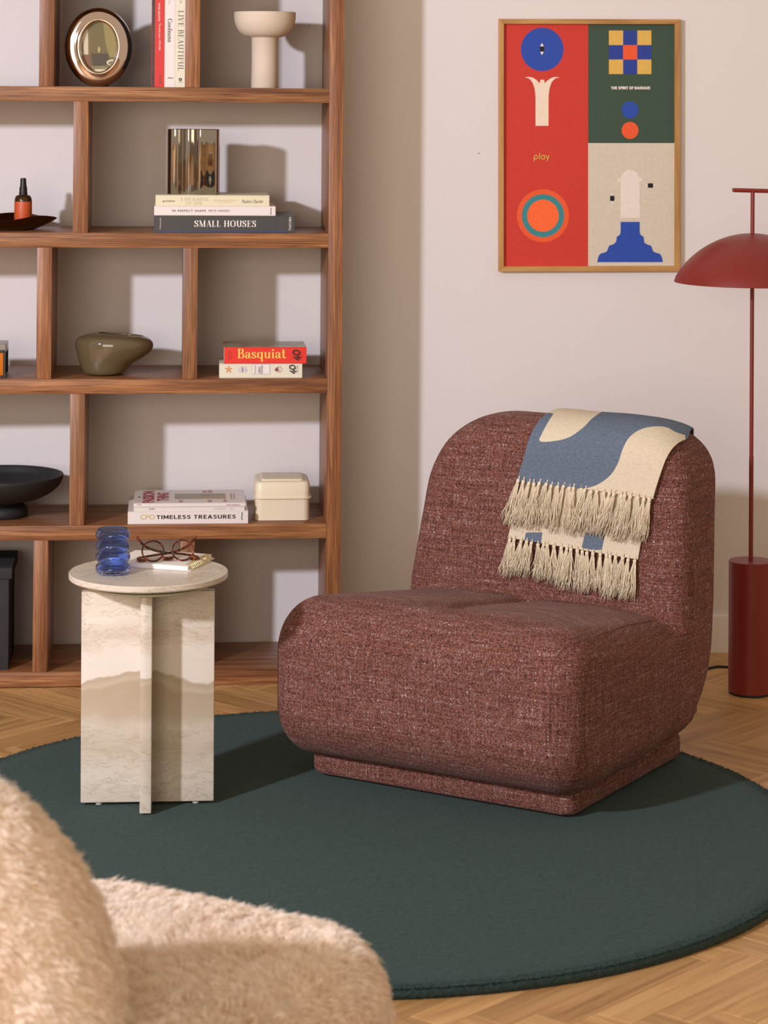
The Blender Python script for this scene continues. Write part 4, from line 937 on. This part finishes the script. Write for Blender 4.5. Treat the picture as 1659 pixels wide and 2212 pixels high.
def lz(text, x0, y0, x1, y1, mat, **k):
    a = PQ(x0, y1); b = PQ(x1, y0); lettering(po, block_mesh(text, .24, .09), (a[0], b[0], a[1], b[1]), mat, y=-.0112, name='print_lettering')
lz('THE SPIRIT OF BAUHAUS', 974, 625, 1291, 650, PM[5])
# 'play' in round strokes
def stroke_text(segs, w): 
    V, F = [], []
    for k_, (pts, closed) in enumerate(segs):
        v, f = pen(pts, w, w, w, closed=closed, n=8) if len(pts) > 2 else pen(pts, w, w, w, straight=True)
        b = len(V); V += [(p[0], p[1], k_*4e-5) for p in v]; F += [tuple(i+b for i in q) for q in f]
    return np.array(V), F
def ring_(cx, cy, r): return [(cx+r*math.cos(2*math.pi*i/12), cy+r*math.sin(2*math.pi*i/12)) for i in range(12)]
segs = [(ring_(.36, .36, .28), True), ([(.08, -.32), (.08, .40)], False), ([(.92, .06), (.92, 1.02)], False), (ring_(1.42, .36, .28), True), ([(1.70, .06), (1.70, .66)], False), ([(1.90, .66), (2.16, .10)], False), ([(2.40, .66), (2.02, -.32)], False)]
a = PQ(348, 1234); b = PQ(477, 1164); lettering(po, stroke_text(segs, .125), (a[0], b[0], a[1], b[1]), PM[7], y=-.0112, name='print_lettering')

# ------------------------------------------------------------------ floor lamp
lp = empty('floor_lamp', 'brick red metal floor lamp with dome shade, T-shaped top and cylinder base', 'lamp', None, (1.3065, -.478, 0))
RB = .0575
latheobj('foot_ring', [(0, 0), (RB-.0025, 0), (RB-.0015, .0005), (RB-.0015, .006), (0, .006)], BLACK_RUBBER, lp, 64, 30)
latheobj('base', [(0, .006), (RB-.001, .006), (RB, .0075), (RB, .3475), (RB-.0012, .349), (0, .349)], LAMP_RED, lp, 96, 30)
latheobj('pole', [(0, .349), (.0054, .349), (.0054, 1.322), (0, 1.322)], LAMP_RED, lp, 24, 30)
latheobj('pole_lower_sleeve', [(.0055, .3495), (.0060, .3495), (.0060, .622), (.0055, .6225)], LAMP_RED, lp, 24, 30, closed=True)
RS, HS, z0 = .2045, .128, 1.0806
prof = [(RS*i/40, z0+HS*(max(0, 1-(i/40)**2))**.75) for i in range(0, 41)]; prof[0] = (.0056, prof[0][1])
out = prof+[(RS-.0008, z0-.0008), (RS-.0016, z0)]+[(max(.0056, r-.0016), z-.0016) for r, z in prof[::-1][1:]]
latheobj('shade', out, LAMP_RED, lp, 96, 50, closed=True)
hb = [(-.0485+.097*i/12, 0, 1.3215-.00045*i) for i in range(13)]
tubeobj('top_handle', [(-.0545, 0, 1.3223), (-.0538, 0, 1.3223), (-.0520, 0, 1.3222)]+[(-.048+.096*i/10, 0, 1.322-.0022*i/10) for i in range(11)]+[(.0520, 0, 1.3196), (.0538, 0, 1.3195), (.0545, 0, 1.3195)], [.0012, .0038, .0053]+[.0056]*11+[.0053, .0038, .0012], LAMP_RED, lp, 20)
cb = [atz(px, py, .0042) for px, py in ((1590, 1443), (1575, 1440.6), (1560, 1439.5), (1545, 1440), (1521, 1446), (1500, 1456), (1470, 1468))]
cb = [np.array([1.3065+.0, -.478+.0575, .0065])]*0+[np.array([1.305, -.4215, .0045]), np.array([1.318, -.33, .0036])]+[np.array([p[0], p[1], .0036]) for p in cb[0:]]
tubeobj('power_cable', spline([p-np.array([1.3065, -.478, 0]) for p in cb], 8), .0034, BLACK_RUBBER, lp, 10)

# ------------------------------------------------------------------ rug
RUGC = (.214, -1.644); RR = .962; RZ = .020
prof = [(0, 0), (RR-.006, 0), (RR-.002, .003), (RR, .009), (RR-.001, .0155), (RR-.006, .0195)]+[((RR-.006)*(1-i/14.0), RZ) for i in range(1, 14)]+[(0, RZ)]
rug = latheobj('round_rug', prof, RUG, None, 180, 0); rug.location = (RUGC[0], RUGC[1], 0)
tag(rug, 'round deep green wool rug under the lounge chair and the stone table', 'rug')
rng = np.random.default_rng(3)
def blades(P, D, L, W, side=None):
    # one thin triangle per blade
    n = len(P); D = D/np.linalg.norm(D, axis=1)[:, None]
    s = np.cross(D, rng.normal(size=(n, 3))); s /= np.linalg.norm(s, axis=1)[:, None]+1e-9
    A = P-s*W[:, None]; B = P+s*W[:, None]; T = P+D*L[:, None]
    V = np.stack([A, B, T], 1).reshape(-1, 3); return V, np.arange(3*n).reshape(-1, 3)
n = 26000
a = rng.uniform(0, 2*np.pi, n); tz = rng.uniform(.002, .0195, n); wob = .0012*np.sin(a*310)+.0010*np.sin(a*173+1)+.0006*rng.normal(size=n)
P = np.c_[(RR-.004)*np.cos(a), (RR-.004)*np.sin(a), tz]
Dv = np.c_[np.cos(a)*1.0, np.sin(a)*1.0, .15+.9*(tz/.02)]+rng.normal(size=(n, 3))*.35
V1, F1 = blades(P, Dv, .0038+wob*.7+.0012*rng.random(n), np.full(n, .0011))
n = 22000
r_ = RR*rng.uniform(.972, .997, n); a = rng.uniform(0, 2*np.pi, n)
P = np.c_[r_*np.cos(a), r_*np.sin(a), np.full(n, RZ-.002)]
Dv = np.c_[np.cos(a)*.6, np.sin(a)*.6, np.full(n, .8)]+rng.normal(size=(n, 3))*.3
V2, F2 = blades(P, Dv, .0030+.0016*rng.random(n), np.full(n, .0012))
pf = fast_mesh('wool_pile', np.vstack([V1, V2]), np.vstack([F1, F2+len(V1)]), RUG, rug, False); pf['kind'] = 'stuff'

# ------------------------------------------------------------------ stone side table
TC = (-.2275, -1.4845)
ta = empty('side_table', 'travertine side table with round top on two crossed stone slabs', 'side table', None, (TC[0], TC[1], RZ), R(.9))
z_ = lambda z: z-RZ
bm = bmesh.new(); box(bm, -.1445, .1445, -.0125, .0125, z_(.0265), z_(.4855), .003, 2); obj('broad_slab', bm, STONE, ta)
for y0, y1 in ((-.0875, -.0125), (.0125, .0875)):
    bm = bmesh.new(); box(bm, -.0145, .0105, y0, y1, z_(.0235), z_(.4885), .0022, 2); obj('cross_slab', bm, STONE, ta)
for x, y in ((-.105, 0), (.105, 0), (0, -.06), (0, .06)):
    V, F = lathe([(0, z_(.0205)), (.007, z_(.0205)), (.008, z_(.0225)), (.008, z_(.030)), (0, z_(.030))], 20, cx=x, cy=y); obj('foot_pad', clean(V, F), plain('clear_rubber', srgb(196, 196, 190), .3), ta)
RT = .173
latheobj('support_disc', [(0, z_(.4857)), (.050, z_(.4857)), (.052, z_(.4935)), (.120, z_(.4945)), (.1365, z_(.4985)), (.1378, z_(.5005)), (.1365, z_(.5025)), (.100, z_(.5035)), (.100, z_(.5115)), (0, z_(.5115))], plain('pale_green_stone', srgb(206, 204, 178), .4), ta, 96, 30)
latheobj('table_top', [(0, z_(.5112)), (RT-.010, z_(.5112)), (RT-.002, z_(.5135)), (RT, z_(.516)), (RT, z_(.5255)), (RT-.0014, z_(.5272)), (0, z_(.5272))], STONE, ta, 128, 30)
TOP = .5272
# tumbler
gl = empty('tumbler', 'blue ribbed glass tumbler with four bulging rings, on the stone table', 'glass', None, (-.3035, -1.5105, TOP+.0001))
hg = .0970; nr = 4; out, inn = [], []
for i in range(0, 65):
    t = i/64; ph = t*nr; w_ = abs(math.sin(math.pi*ph))**.75
    r = .0300+.0078*w_
    if t < .02: r = .030
    if t > .97: r = .0325
    out.append((r, t*hg))
for i in range(64, 7, -1):
    t = i/64; w_ = abs(math.sin(math.pi*t*nr))**.75; r = .0280+.0072*w_
    if t > .97: r = .0307
    inn.append((r, t*hg))
prof = [(0, 0), (.028, 0)]+out+[(.0318, hg+.0004)]+inn+[(.020, .0085), (0, .0080)]
latheobj('vessel', prof, BLUE_GLASS, gl, 72, 0)
# spiral notebook
NR = math.atan2(.334, -.943)-math.pi
nb = empty('spiral_notebook', 'open-topped ruled notebook with gold spiral binding, under the tortoiseshell spectacles', 'notebook', None, (-.1416, -1.4904, TOP+.0003), math.atan2(.141, .050)-math.pi/2)
# local frame: x to the right along the front edge (negative = away from the spiral), y along the spiral
NW, ND = .185, .150
LINED = NT('ruled_paper'); vv = LINED.coord()
sx = LINED.n('ShaderNodeSeparateXYZ', Vector=vv).outputs
gx = LINED.math('LESS_THAN', LINED.math('FRACT', LINED.math('MULTIPLY', sx[0], 135.0)), .10); gy = LINED.math('LESS_THAN', LINED.math('FRACT', LINED.math('MULTIPLY', sx[1], 135.0)), .10)
LINED.set(Base__Color=LINED.mix(LINED.math('MULTIPLY', LINED.math('MAXIMUM', gx, gy), .35), srgb(238, 230, 220), srgb(150, 150, 170)), Roughness=.8)
boxobj('back_cover', (-NW, .006, 0, ND, 0, .0014), C_WHITE, nb, .0004, 1)
V, F = [], []; nx_ = 14
for i in range(nx_+1):
    x = -NW+.001+(NW-.002)*i/nx_; zt = .0098+.0012*math.sin(i/nx_*math.pi)-.0012*(1-i/nx_)**2
    for y in (.001, ND-.001): V += [(x, y, .0016), (x, y, zt)]
for i in range(nx_):
    b = i*4; F += [(b, b+4, b+5, b+1), (b+3, b+7, b+6, b+2), (b+1, b+5, b+7, b+3), (b, b+2, b+6, b+4)]
F += [(0, 1, 3, 2), (nx_*4, nx_*4+2, nx_*4+3, nx_*4+1)]
vf('page_block', V, F, LINED.m, nb, True, 30)
ncoil = 13; path = []
for i in range(ncoil*16+1):
    a = 2*math.pi*i/16; y = .012+(ND-.024)*i/(ncoil*16); path.append((-.0035+.0092*math.cos(a), y, .0066+.0064*math.sin(a)))
tubeobj('spiral_binding', path, .0009, GOLD_WIRE, nb, 8)
# spectacles, standing upside down on the notebook with the temples folded behind
TORT = NT('tortoiseshell'); t1 = TORT.noise(TORT.coord(), 150, 3, .6, 1.2)
TORT.set(Base__Color=TORT.ramp(t1, [(.44, srgb(42, 17, 12)), (.55, srgb(104, 40, 18)), (.66, srgb(186, 92, 34))]), Roughness=.12)
sp = empty('spectacles', 'round tortoiseshell spectacles lying upside down on the notebook', 'glasses', None, (-.1862, -1.437, TOP+.0110), R(7))
def ringpath(cx, cz, rx, rz, n=40): return [(cx+rx*math.cos(2*math.pi*i/n), 0.012*((cz+rz*math.sin(2*math.pi*i/n))/.05), cz+rz*math.sin(2*math.pi*i/n)) for i in range(n)]
for cx in (-.0335, .0325):
    rm = tubeobj('rim', ringpath(cx, .0232, .0238, .0214), .0017, TORT.m, sp, 10, True, 1.4)
    P = ringpath(cx, .0232, .0228, .0205, 40); V = [(p[0], p[1]-.0004, p[2]) for p in P]+[(p[0], p[1]+.0004, p[2]) for p in P]
    F = [tuple(range(40)), tuple(range(79, 39, -1))]+[(i, 40+i, 40+(i+1) % 40, (i+1) % 40) for i in range(40)]
    vf('lens', V, F, CLEAR, rm, True, 30)
tubeobj('bridge', [(-.0150, .003, .0115), (-.009, .002, .0088), (0, .0015, .0080), (.009, .002, .0088), (.0145, .003, .0115)], .0024, TORT.m, sp, 10)
tubeobj('brow_bar', [(-.0120, .0, .0046), (0, -.0004, .0040), (.0115, .0, .0046)], .0021, TORT.m, sp, 10)
for s_ in (-1, 1):
    tubeobj('end_piece', [(s_*.0440, .002, .0060), (s_*.055, .001, .0042), (s_*.0650, .001, .0045), (s_*.0672, .005, .0050)], [.0030, .0036, .0040, .0030], TORT.m, sp, 10)
    tp = [(s_*.0665, .005, .0052), (s_*.0640, .020, .0062), (s_*.035, .034+.004*s_, .0085), (-s_*.010, .044+.004*s_, .0125), (-s_*.040, .050+.004*s_, .021), (-s_*.056, .053+.004*s_, .033), (-s_*.0650, .055+.004*s_, .0455)]
    tubeobj('temple', spline(tp, 6), np.linspace(.0021, .0033, 37), TORT.m, sp, 8)

# ------------------------------------------------------------------ lounge chair
CH = R(-34); CHX, CHY = .57, -1.217
MC = Matrix.Translation((CHX, CHY, RZ+.002)) @ Matrix.Rotation(CH, 4, 'Z'); MCn = np.array(MC)
ch = empty('lounge_chair', 'wine red tweed armless lounge chair with rounded back on the green rug', 'chair', MC)
PR = dict(W=.385, WB=.372, yf=-.40, sz=.398, bf=.19, bb=.425, top=.787, lean=.10, archr=.205, archrR=.16, zb=.050)
def chair_sdf(X, Y, Z):
    p = PR
    bul = .018*(1-(X/.4)**2) - .068*np.clip((Y+.28)/.48, 0, 1)
    along = np.clip((Y+.30)/.10, 0, 1); along = along*along*(3-2*along)
    bul = bul - .016*along*np.exp(-((X+.015)/.020)**2) - .016*np.exp(-((X+.03)**2/.055**2+(Y+.235)**2/.040**2)) + .006*np.exp(-((np.abs(X)-.2)/.13)**2)
    ps = rboxv(Y, Z-bul*(Z > .2), p['yf'], .28, p['zb'], p['sz'], .125, .03, .11, .03)
    seat = ext(ps, np.abs(X)-p['W']+.03*np.clip(Y/.3, 0, 1), .075)
    Yb = Y-p['lean']*(Z-.4); t = np.clip((Z-.36)/.4, 0, 1); Xb = (X-.022*t)*(1+.10*t)
    arch = rboxv(Xb, Z, -p['WB'], p['WB'], p['zb'], p['top'], .07, .07, p['archr'], p['archrR'])
    prof = rboxv(Yb, Z, p['bf'], p['bb'], p['zb'], p['top'], .05, .22, .10, .12)
    back = smax(arch, prof, .07)
    return smin(seat, back, .022)
V, Q = implicit(chair_sdf, (-.47, -.47, .02), (.49, .54, .84), .0085)
cen = V[Q].mean(1)
isback = (cen[:, 1] > .135) & ~((cen[:, 1] < .17+.10*(cen[:, 2]-.4)) & (cen[:, 2] < .30) & (np.abs(cen[:, 0]) < .30))
isback |= (cen[:, 2] > .45)
for nm, mk in (('seat', ~isback), ('backrest', isback)):
    v, q = submesh(V, Q, mk); fast_mesh(nm, v, q, TWEED, ch)
def plinth_sdf(X, Y, Z): return ext(rbox2(X, Y, .335, .295, .035), np.abs(Z-.032)-.030, .016)
V, Q = implicit(plinth_sdf, (-.37, -.33, -.02), (.37, .33, .08), .0085); V[:, 2] = np.maximum(V[:, 2], .0015); fast_mesh('plinth', V, Q, TWEED, ch)
for sx in (-.27, .27):
    for sy in (-.23, .23):
        Vl, Fl = lathe([(0, -.0015), (.02, -.0015), (.02, .004), (0, .004)], 20, cx=sx, cy=sy); obj('foot_pad', clean(Vl, Fl), BLACK_RUBBER, ch)
# raised seam round the right side panel of the seat
def hit(o, d, fn=chair_sdf, t0=0.0, t1=.9, n=60):
    o = np.asarray(o, float); d = np.asarray(d, float)
    t = np.linspace(t0, t1, n)[None, :]; P = o[:, None, :]+d[:, None, :]*t[..., None]
    f = fn(P[..., 0], P[..., 1], P[..., 2]); outside = f > 0
    k = outside.argmax(1); k = np.clip(k, 1, n-1); lo = t[0, k-1]; hi = t[0, k]
    for _ in range(18):
        m = (lo+hi)/2; p = o+d*m[:, None]; f = fn(p[:, 0], p[:, 1], p[:, 2]); hi = np.where(f > 0, m, hi); lo = np.where(f > 0, lo, m)
    return o+d*hi[:, None]
def grad(P, fn=chair_sdf, e=.002):
    g = np.stack([fn(P[:, 0]+(i == 0)*e, P[:, 1]+(i == 1)*e, P[:, 2]+(i == 2)*e)-fn(P[:, 0]-(i == 0)*e, P[:, 1]-(i == 1)*e, P[:, 2]-(i == 2)*e) for i in range(3)], 1)
    return g/(np.linalg.norm(g, axis=1)[:, None]+1e-9)
sq = spline([(x, y, 0) for x, y in ((1428, 1336), (1395, 1343), (1355, 1350), (1315, 1363), (1275, 1377), (1240, 1389), (1222, 1398), (1207, 1410), (1198, 1424), (1192, 1446), (1189, 1476), (1187, 1515), (1186, 1555), (1187, 1590), (1190, 1622), (1197, 1655), (1207, 1684))], 5)
Minv = np.array(MC.inverted()); oo = Minv[:3, :3]@O_+Minv[:3, 3]
dd = np.array([Minv[:3, :3]@(ray(p[0], p[1])) for p in sq]); dd /= np.linalg.norm(dd, axis=1)[:, None]
tt = np.full(len(dd), 3.8)
for _ in range(90):
    p_ = oo+dd*tt[:, None]; tt = tt+.8*chair_sdf(p_[:, 0], p_[:, 1], p_[:, 2])
P = oo+dd*tt[:, None]; P = P-grad(P)*.0012
tubeobj('seam', P, .0026, TWEED, ch, 8)

# ------------------------------------------------------------------ throw blanket over the backrest
def chair_local(px, py, yl):
    n = MCn[:3, 1]; d = ray(px, py); p0 = MCn[:3, 3]+n*yl; t = ((p0-O_)@n)/(d@n); w = O_+t*d-MCn[:3, 3]
    return w@MCn[:3, 0], w@MCn[:3, 2]
bk = empty('throw_blanket', 'folded slate blue and cream cotton throw with tasselled ends, draped over the chair back', 'blanket', MC)
def front_y(z): return PR['bf']+PR['lean']*(z-.4)
def sheet(name, xl, xr, zl, zr, lift, thick, s_end, ny=120, nx_=110, decide=None, mats=None):
    """grid over the chair back: column j from left (xl,zl) to right (xr,zr) at the front hem, up, over the top and down behind."""
    yc, zc = .33, .60
    G = np.zeros((ny, nx_, 3))
    for j in range(nx_):
        f = j/(nx_-1)
        tt = np.linspace(0, 1, ny)
        zh = zl+(zr-zl)*f
        # front part: horizontal rays from the hem up to zc, then a fan over the top to the rear
        nf = int(ny*.42); zs = np.linspace(zh, zc+.02, nf)
        th = np.linspace(R(180), R(180)-s_end, ny-nf+1)[1:]
        x_f = np.array([xl[0]+(xl[1]-xl[0])*np.clip((z-.40)/.4, 0, 1) for z in zs]); w_f = np.array([xr[0]+(xr[1]-xr[0])*np.clip((z-.40)/.4, 0, 1) for z in zs])
        zt_ = np.clip(.62+.16*np.sin(th), 0, .8)
        x_t = xl[0]+(xl[1]-xl[0])*np.clip((zt_-.40)/.4, 0, 1); w_t = xr[0]+(xr[1]-xr[0])*np.clip((zt_-.40)/.4, 0, 1)
        X = np.r_[x_f+(w_f-x_f)*f, x_t+(w_t-.045*np.clip((R(100)-th)/R(80), 0, 1)-x_t)*f]
        o_ = np.c_[X, np.full(ny, yc), np.r_[zs, np.full(ny-nf, zc+.02)]]
        d_ = np.r_[np.c_[np.zeros(nf), -np.ones(nf), np.zeros(nf)], np.c_[np.zeros(ny-nf), np.cos(th), np.sin(th)]]
        P = hit(o_, d_, t1=.45, n=40); g = grad(P)
        G[:, j] = P+g*lift
    # smooth across so the cloth bridges the tight curves
    for _ in range(3):
        H = G.copy(); H[1:-1] = (G[:-2]+2*G[1:-1]+G[2:])/4; H[:, 1:-1] = (H[:, :-2]+2*H[:, 1:-1]+H[:, 2:])/4; G = H
    u = np.linspace(0, 1, nx_)[None, :]; v = np.linspace(0, 1, ny)[:, None]
    nr = grad(G.reshape(-1, 3)).reshape(G.shape)
    G = G+nr*(.0022*np.sin(u*9+v*5)*np.sin(v*7+u*3))[..., None]
    A = G.reshape(-1, 3); B = (G-nr*thick).reshape(-1, 3); N = ny*nx_
    V = np.vstack([A, B]); F = []; mi = []
    c = []
    for i in range(ny-1):
        for j in range(nx_-1):
            q = (i*nx_+j, i*nx_+j+1, (i+1)*nx_+j+1, (i+1)*nx_+j); F.append(q); c.append(A[list(q)].mean(0)); F.append(tuple(k+N for k in q[::-1])); c.append(A[list(q)].mean(0))
    edge = [j for j in range(nx_)]+[i*nx_+nx_-1 for i in range(1, ny)]+[(ny-1)*nx_+j for j in range(nx_-2, -1, -1)]+[i*nx_ for i in range(ny-2, 0, -1)]
    for k in range(len(edge)):
        a, b = edge[k], edge[(k+1) % len(edge)]; F.append((a, a+N, b+N, b)); c.append((A[a]+A[b])/2)
    o = vf(name, V, F, mats, bk, True, 60)
    if decide is not None:
        at = o.data.attributes.new('pattern', 'FLOAT', 'POINT'); at.data.foreach_set('value', decide(V).astype(np.float32))
    return G
def inside(P, poly):
    x, y = P[:, 0], P[:, 1]; r = np.zeros(len(P), bool); n = len(poly)
    for i in range(n):
        x0, y0 = poly[i]; x1, y1 = poly[(i+1) % n]
        c = ((y0 > y) != (y1 > y)) & (x < (x1-x0)*(y-y0)/(y1-y0+1e-12)+x0); r ^= c
    return r
def sdist(P, poly):
    d = np.full(len(P), 1e9); n = len(poly)
    for i in range(n):
        a = np.array(poly[i]); b = np.array(poly[(i+1) % n]); ab = b-a; t = np.clip(((P-a)@ab)/(ab@ab+1e-12), 0, 1)
        d = np.minimum(d, np.linalg.norm(P-a-t[:, None]*ab, axis=1))
    return np.where(inside(P, poly), d, -d)
def decide_top(c):
    W = c@MCn[:3, :3].T+MCn[:3, 3]; P = project(W)
    patch1 = [tuple(p[:2]) for p in spline([(1196, 893, 0), (1182, 915, 0), (1170, 938, 0), (1166, 953, 0), (1195, 953, 0), (1228, 945, 0), (1258, 925, 0), (1280, 903, 0), (1302, 888, 0)], 5)]+[(1302, 860), (1160, 860), (1168, 889)]
    patch2 = [tuple(p[:2]) for p in spline([(1480, 940, 0), (1459, 933, 0), (1440, 923, 0), (1415, 921, 0), (1385, 927, 0), (1360, 944, 0), (1345, 970, 0), (1335, 1000, 0), (1318, 1027, 0), (1290, 1047, 0), (1262, 1056, 0), (1245, 1060, 0)], 5)]+[(1245, 1130), (1500, 1130)]
    back = (c[:, 1]-.37)*1000
    return np.maximum(np.minimum(sdist(P, patch1), -back-(-60)), np.minimum(sdist(P, patch2), -back))
def decide_low(c):
    W = c@MCn[:3, :3].T+MCn[:3, 3]; P = project(W)
    b1 = [(1136, 1150), (1172, 1150), (1168, 1178), (1150, 1179), (1131, 1175)]; b2 = [(1264, 1150), (1308, 1150), (1300, 1188), (1280, 1188), (1256, 1184)]; b3 = [(1109, 1128), (1118, 1128), (1117, 1134), (1110, 1134)]
    return -np.maximum(sdist(P, b1), np.maximum(sdist(P, b2), sdist(P, b3)))
hemL = chair_local(1112, 1037, front_y(.57)-.012); hemR = chair_local(1416, 1080, front_y(.57)-.012)
tpL = chair_local(1168, 892, front_y(.75)); tpR = chair_local(1474, 930, front_y(.75))
lowL = chair_local(1095, 1162, front_y(.46)-.008); lowR = chair_local(1391, 1211, front_y(.46)-.008)
def slope(h, tp):
    k = (tp[0]-h[0])/(tp[1]-h[1]); x40 = h[0]+k*(.40-h[1]); return (x40, x40+k*.4)
xl = (-.120, -.022); xr = (.258, .326)
xl2 = (-.100, -.018); xr2 = (.250, .306)
G1 = sheet('lower_fold', xl2, xr2, lowL[1], lowR[1], .0075, .0035, R(175), decide=decide_low, mats=[THROW])
G2 = sheet('upper_fold', xl, xr, hemL[1], hemR[1], .0135, .0045, R(182), ny=220, nx_=160, decide=decide_top, mats=[THROW])
def tassel_mesh(seed, L):
    r = random.Random(seed); bm = bmesh.new(); V, F = [], []
    def addt(path, rad, n=3):
        v, f = tube(path, rad, n); b = len(V); V.extend(v); F.extend([tuple(i+b for i in q) for q in f])
    # knot
    v, f = lathe([(0, .0045), (.0024, .004), (.0038, .002), (.0041, 0), (.0037, -.0022), (.0028, -.0045), (.0026, -.006)], 10); b = len(V); V.extend([np.array((x[0]*1.15, x[1]*.8, x[2]-.004)) for x in v]); F.extend([tuple(i+b for i in q) for q in f])
    addt([(0.0, .001, .006), (0, .002, 0)], .0018, 5)
    for i in range(34):
        a = r.uniform(0, 2*math.pi); rr = .0030*math.sqrt(r.random()); sp1 = r.uniform(.002, .0125); Ls = L*r.uniform(.80, 1.06); w1 = r.uniform(0, 6); am = r.uniform(.0008, .0042)
        path = []
        for k in range(7):
            t = k/6; spread = rr+sp1*t**.8
            path.append((spread*math.cos(a)*1.25+am*math.sin(w1+t*9)*t, max(-.0045, spread*math.sin(a)*.45)*-1+am*math.cos(w1+t*7)*t*.5, -.008-t*Ls))
        addt(path, [.00088]*6+[.0007], 3)
    me = bpy.data.meshes.new('tassel'); me.from_pydata([tuple(map(float, p)) for p in V], [], F); me.update(); me.materials.append(YARN); me.shade_smooth(); return me
TM = [tassel_mesh(11+i, .082) for i in range(7)]
def tassels(G, n, lean, seed, lift, Lk):
    r = random.Random(seed); nx_ = G.shape[1]
    for i in range(n):
        f = min(.995, max(.005, (i+.5+r.uniform(-.22, .22))/n)); j = f*(nx_-1); j0 = int(j); j1 = min(nx_-1, j0+1); p = G[0, j0]*(1-j+j0)+G[0, j1]*(j-j0)
        o = bpy.data.objects.new('tassel', TM[i % len(TM)]); C.objects.link(o); o.parent = bk
        o.location = (p[0], p[1]-lift-r.uniform(0, .003), p[2]+r.uniform(-.0005, .003)); s_ = r.uniform(.93, 1.07)*Lk(f)
        o.rotation_euler = (R(-7+r.uniform(-2.5, 2.5)), R(lean+r.uniform(-9, 9)), R(r.uniform(-15, 15))); o.scale = (1, 1, s_)
tassels(G2, 24, 9, 5, .001, lambda f: 1.22-.10*f)
tassels(G1, 23, 5, 9, .002, lambda f: .98+.10*f)

# ------------------------------------------------------------------ shaggy armchair in the foreground
FA = R(-32); FC = (-.235, -3.66)
MF = Matrix.Translation((FC[0], FC[1], 0)) @ Matrix.Rotation(FA, 4, 'Z'); MFn = np.array(MF)
fc = empty('fleece_armchair', 'shaggy cream fleece armchair, seen from the side in the bottom left foreground', 'chair', MF)
# local x = towards the front of the seat, y = across the seat (positive = far side)
def f_seat(X, Y, Z): 
    zt_ = .458
    return ext(rbox2(X-.055, Y+.035, .300, .35, .16), np.abs(Z-(.12+zt_)/2)-(zt_-.12)/2, .07)
def f_back(X, Y, Z):
    c, s_ = math.cos(FA), math.sin(FA); wx = FC[0]+X*c-Y*s_; wy = FC[1]+X*s_+Y*c
    u = (wx+.415)/.262; v = np.where(Z > .40, (Z-.40)/.362, 0)
    q = (np.maximum(np.abs(u)**2.2+np.abs(v)**2.2, 1e-9)**(1/2.2)-1)*.29
    q = np.maximum(q, .10-Z)
    return ext(q, np.abs(wy+3.93-.10*(Z-.4))-.10, .085)
for nm, fn, lo, hi in (('seat', f_seat, (-.30, -.48, .05), (.50, .42, .48)), ('backrest', f_back, (-.78, -.72, .0), (.34, .50, .82))):
    V, Q = implicit(fn, lo, hi, .02)
    body = fast_mesh(nm, V, Q, FUR, fc)
    # fleece strands
    tri = np.vstack([Q[:, [0, 1, 2]], Q[:, [0, 2, 3]]]); A, B, D_ = V[tri[:, 0]], V[tri[:, 1]], V[tri[:, 2]]
    ar = np.linalg.norm(np.cross(B-A, D_-A), axis=1)/2
    def sample(n):
        k = rng.choice(len(tri), n, p=ar/ar.sum()); r1 = np.sqrt(rng.random(n)); r2 = rng.random(n)
        return A[k]*(1-r1)[:, None]+B[k]*(r1*(1-r2))[:, None]+D_[k]*(r1*r2)[:, None]
    ncl = int(ar.sum()*11000); Cl = sample(ncl); NCl = grad(Cl, fn, .004)
    comb = np.c_[np.sin(Cl[:, 1]*14+Cl[:, 2]*9)*.6+.25, np.cos(Cl[:, 0]*13+Cl[:, 1]*7)*.5, -.45+.3*np.sin(Cl[:, 0]*17+Cl[:, 2]*11)]+rng.normal(size=(ncl, 3))*.22
    comb -= NCl*(comb*NCl).sum(1)[:, None]
    DCl = NCl*.55+comb*.9; DCl /= np.linalg.norm(DCl, axis=1)[:, None]
    per = 15; n = ncl*per; ci = np.repeat(np.arange(ncl), per)
    off = rng.normal(size=(n, 3))*.0060; off -= NCl[ci]*(off*NCl[ci]).sum(1)[:, None]
    root = Cl[ci]+off; root = root-grad(root, fn, .004)*fn(root[:, 0], root[:, 1], root[:, 2])[:, None]
    Ln = (.0150+.003*rng.normal(size=ncl))[ci]*rng.uniform(.75, 1.1, n)
    tip = Cl[ci]+DCl[ci]*Ln[:, None]+off*.62+rng.normal(size=(n, 3))*.0018
    midp = (root+tip)/2+NCl[ci]*.0035+off*.12
    sd = np.cross(tip-root, rng.normal(size=(n, 3))); sd /= np.linalg.norm(sd, axis=1)[:, None]+1e-9
    w = .00065
    Vs = np.stack([root-sd*w, root+sd*w, midp+sd*w*.9, midp-sd*w*.9, tip+sd*w*.25, tip-sd*w*.25], 1).reshape(-1, 3)
    base = np.arange(n)[:, None]*6; Fs = np.vstack([base+np.array([0, 1, 2, 3]), base+np.array([3, 2, 4, 5])])
    ff = fast_mesh('fleece', Vs, Fs, FUR, body, True); ff['kind'] = 'stuff'
for sx, sy in ((-.2, -.28), (-.2, .22), (.3, -.28), (.3, .22)):
    Vl, Fl = lathe([(0, 0), (.018, 0), (.024, .16), (0, .16)], 20, cx=sx, cy=sy); obj('leg', clean(Vl, Fl), WALNUT_Z, fc)
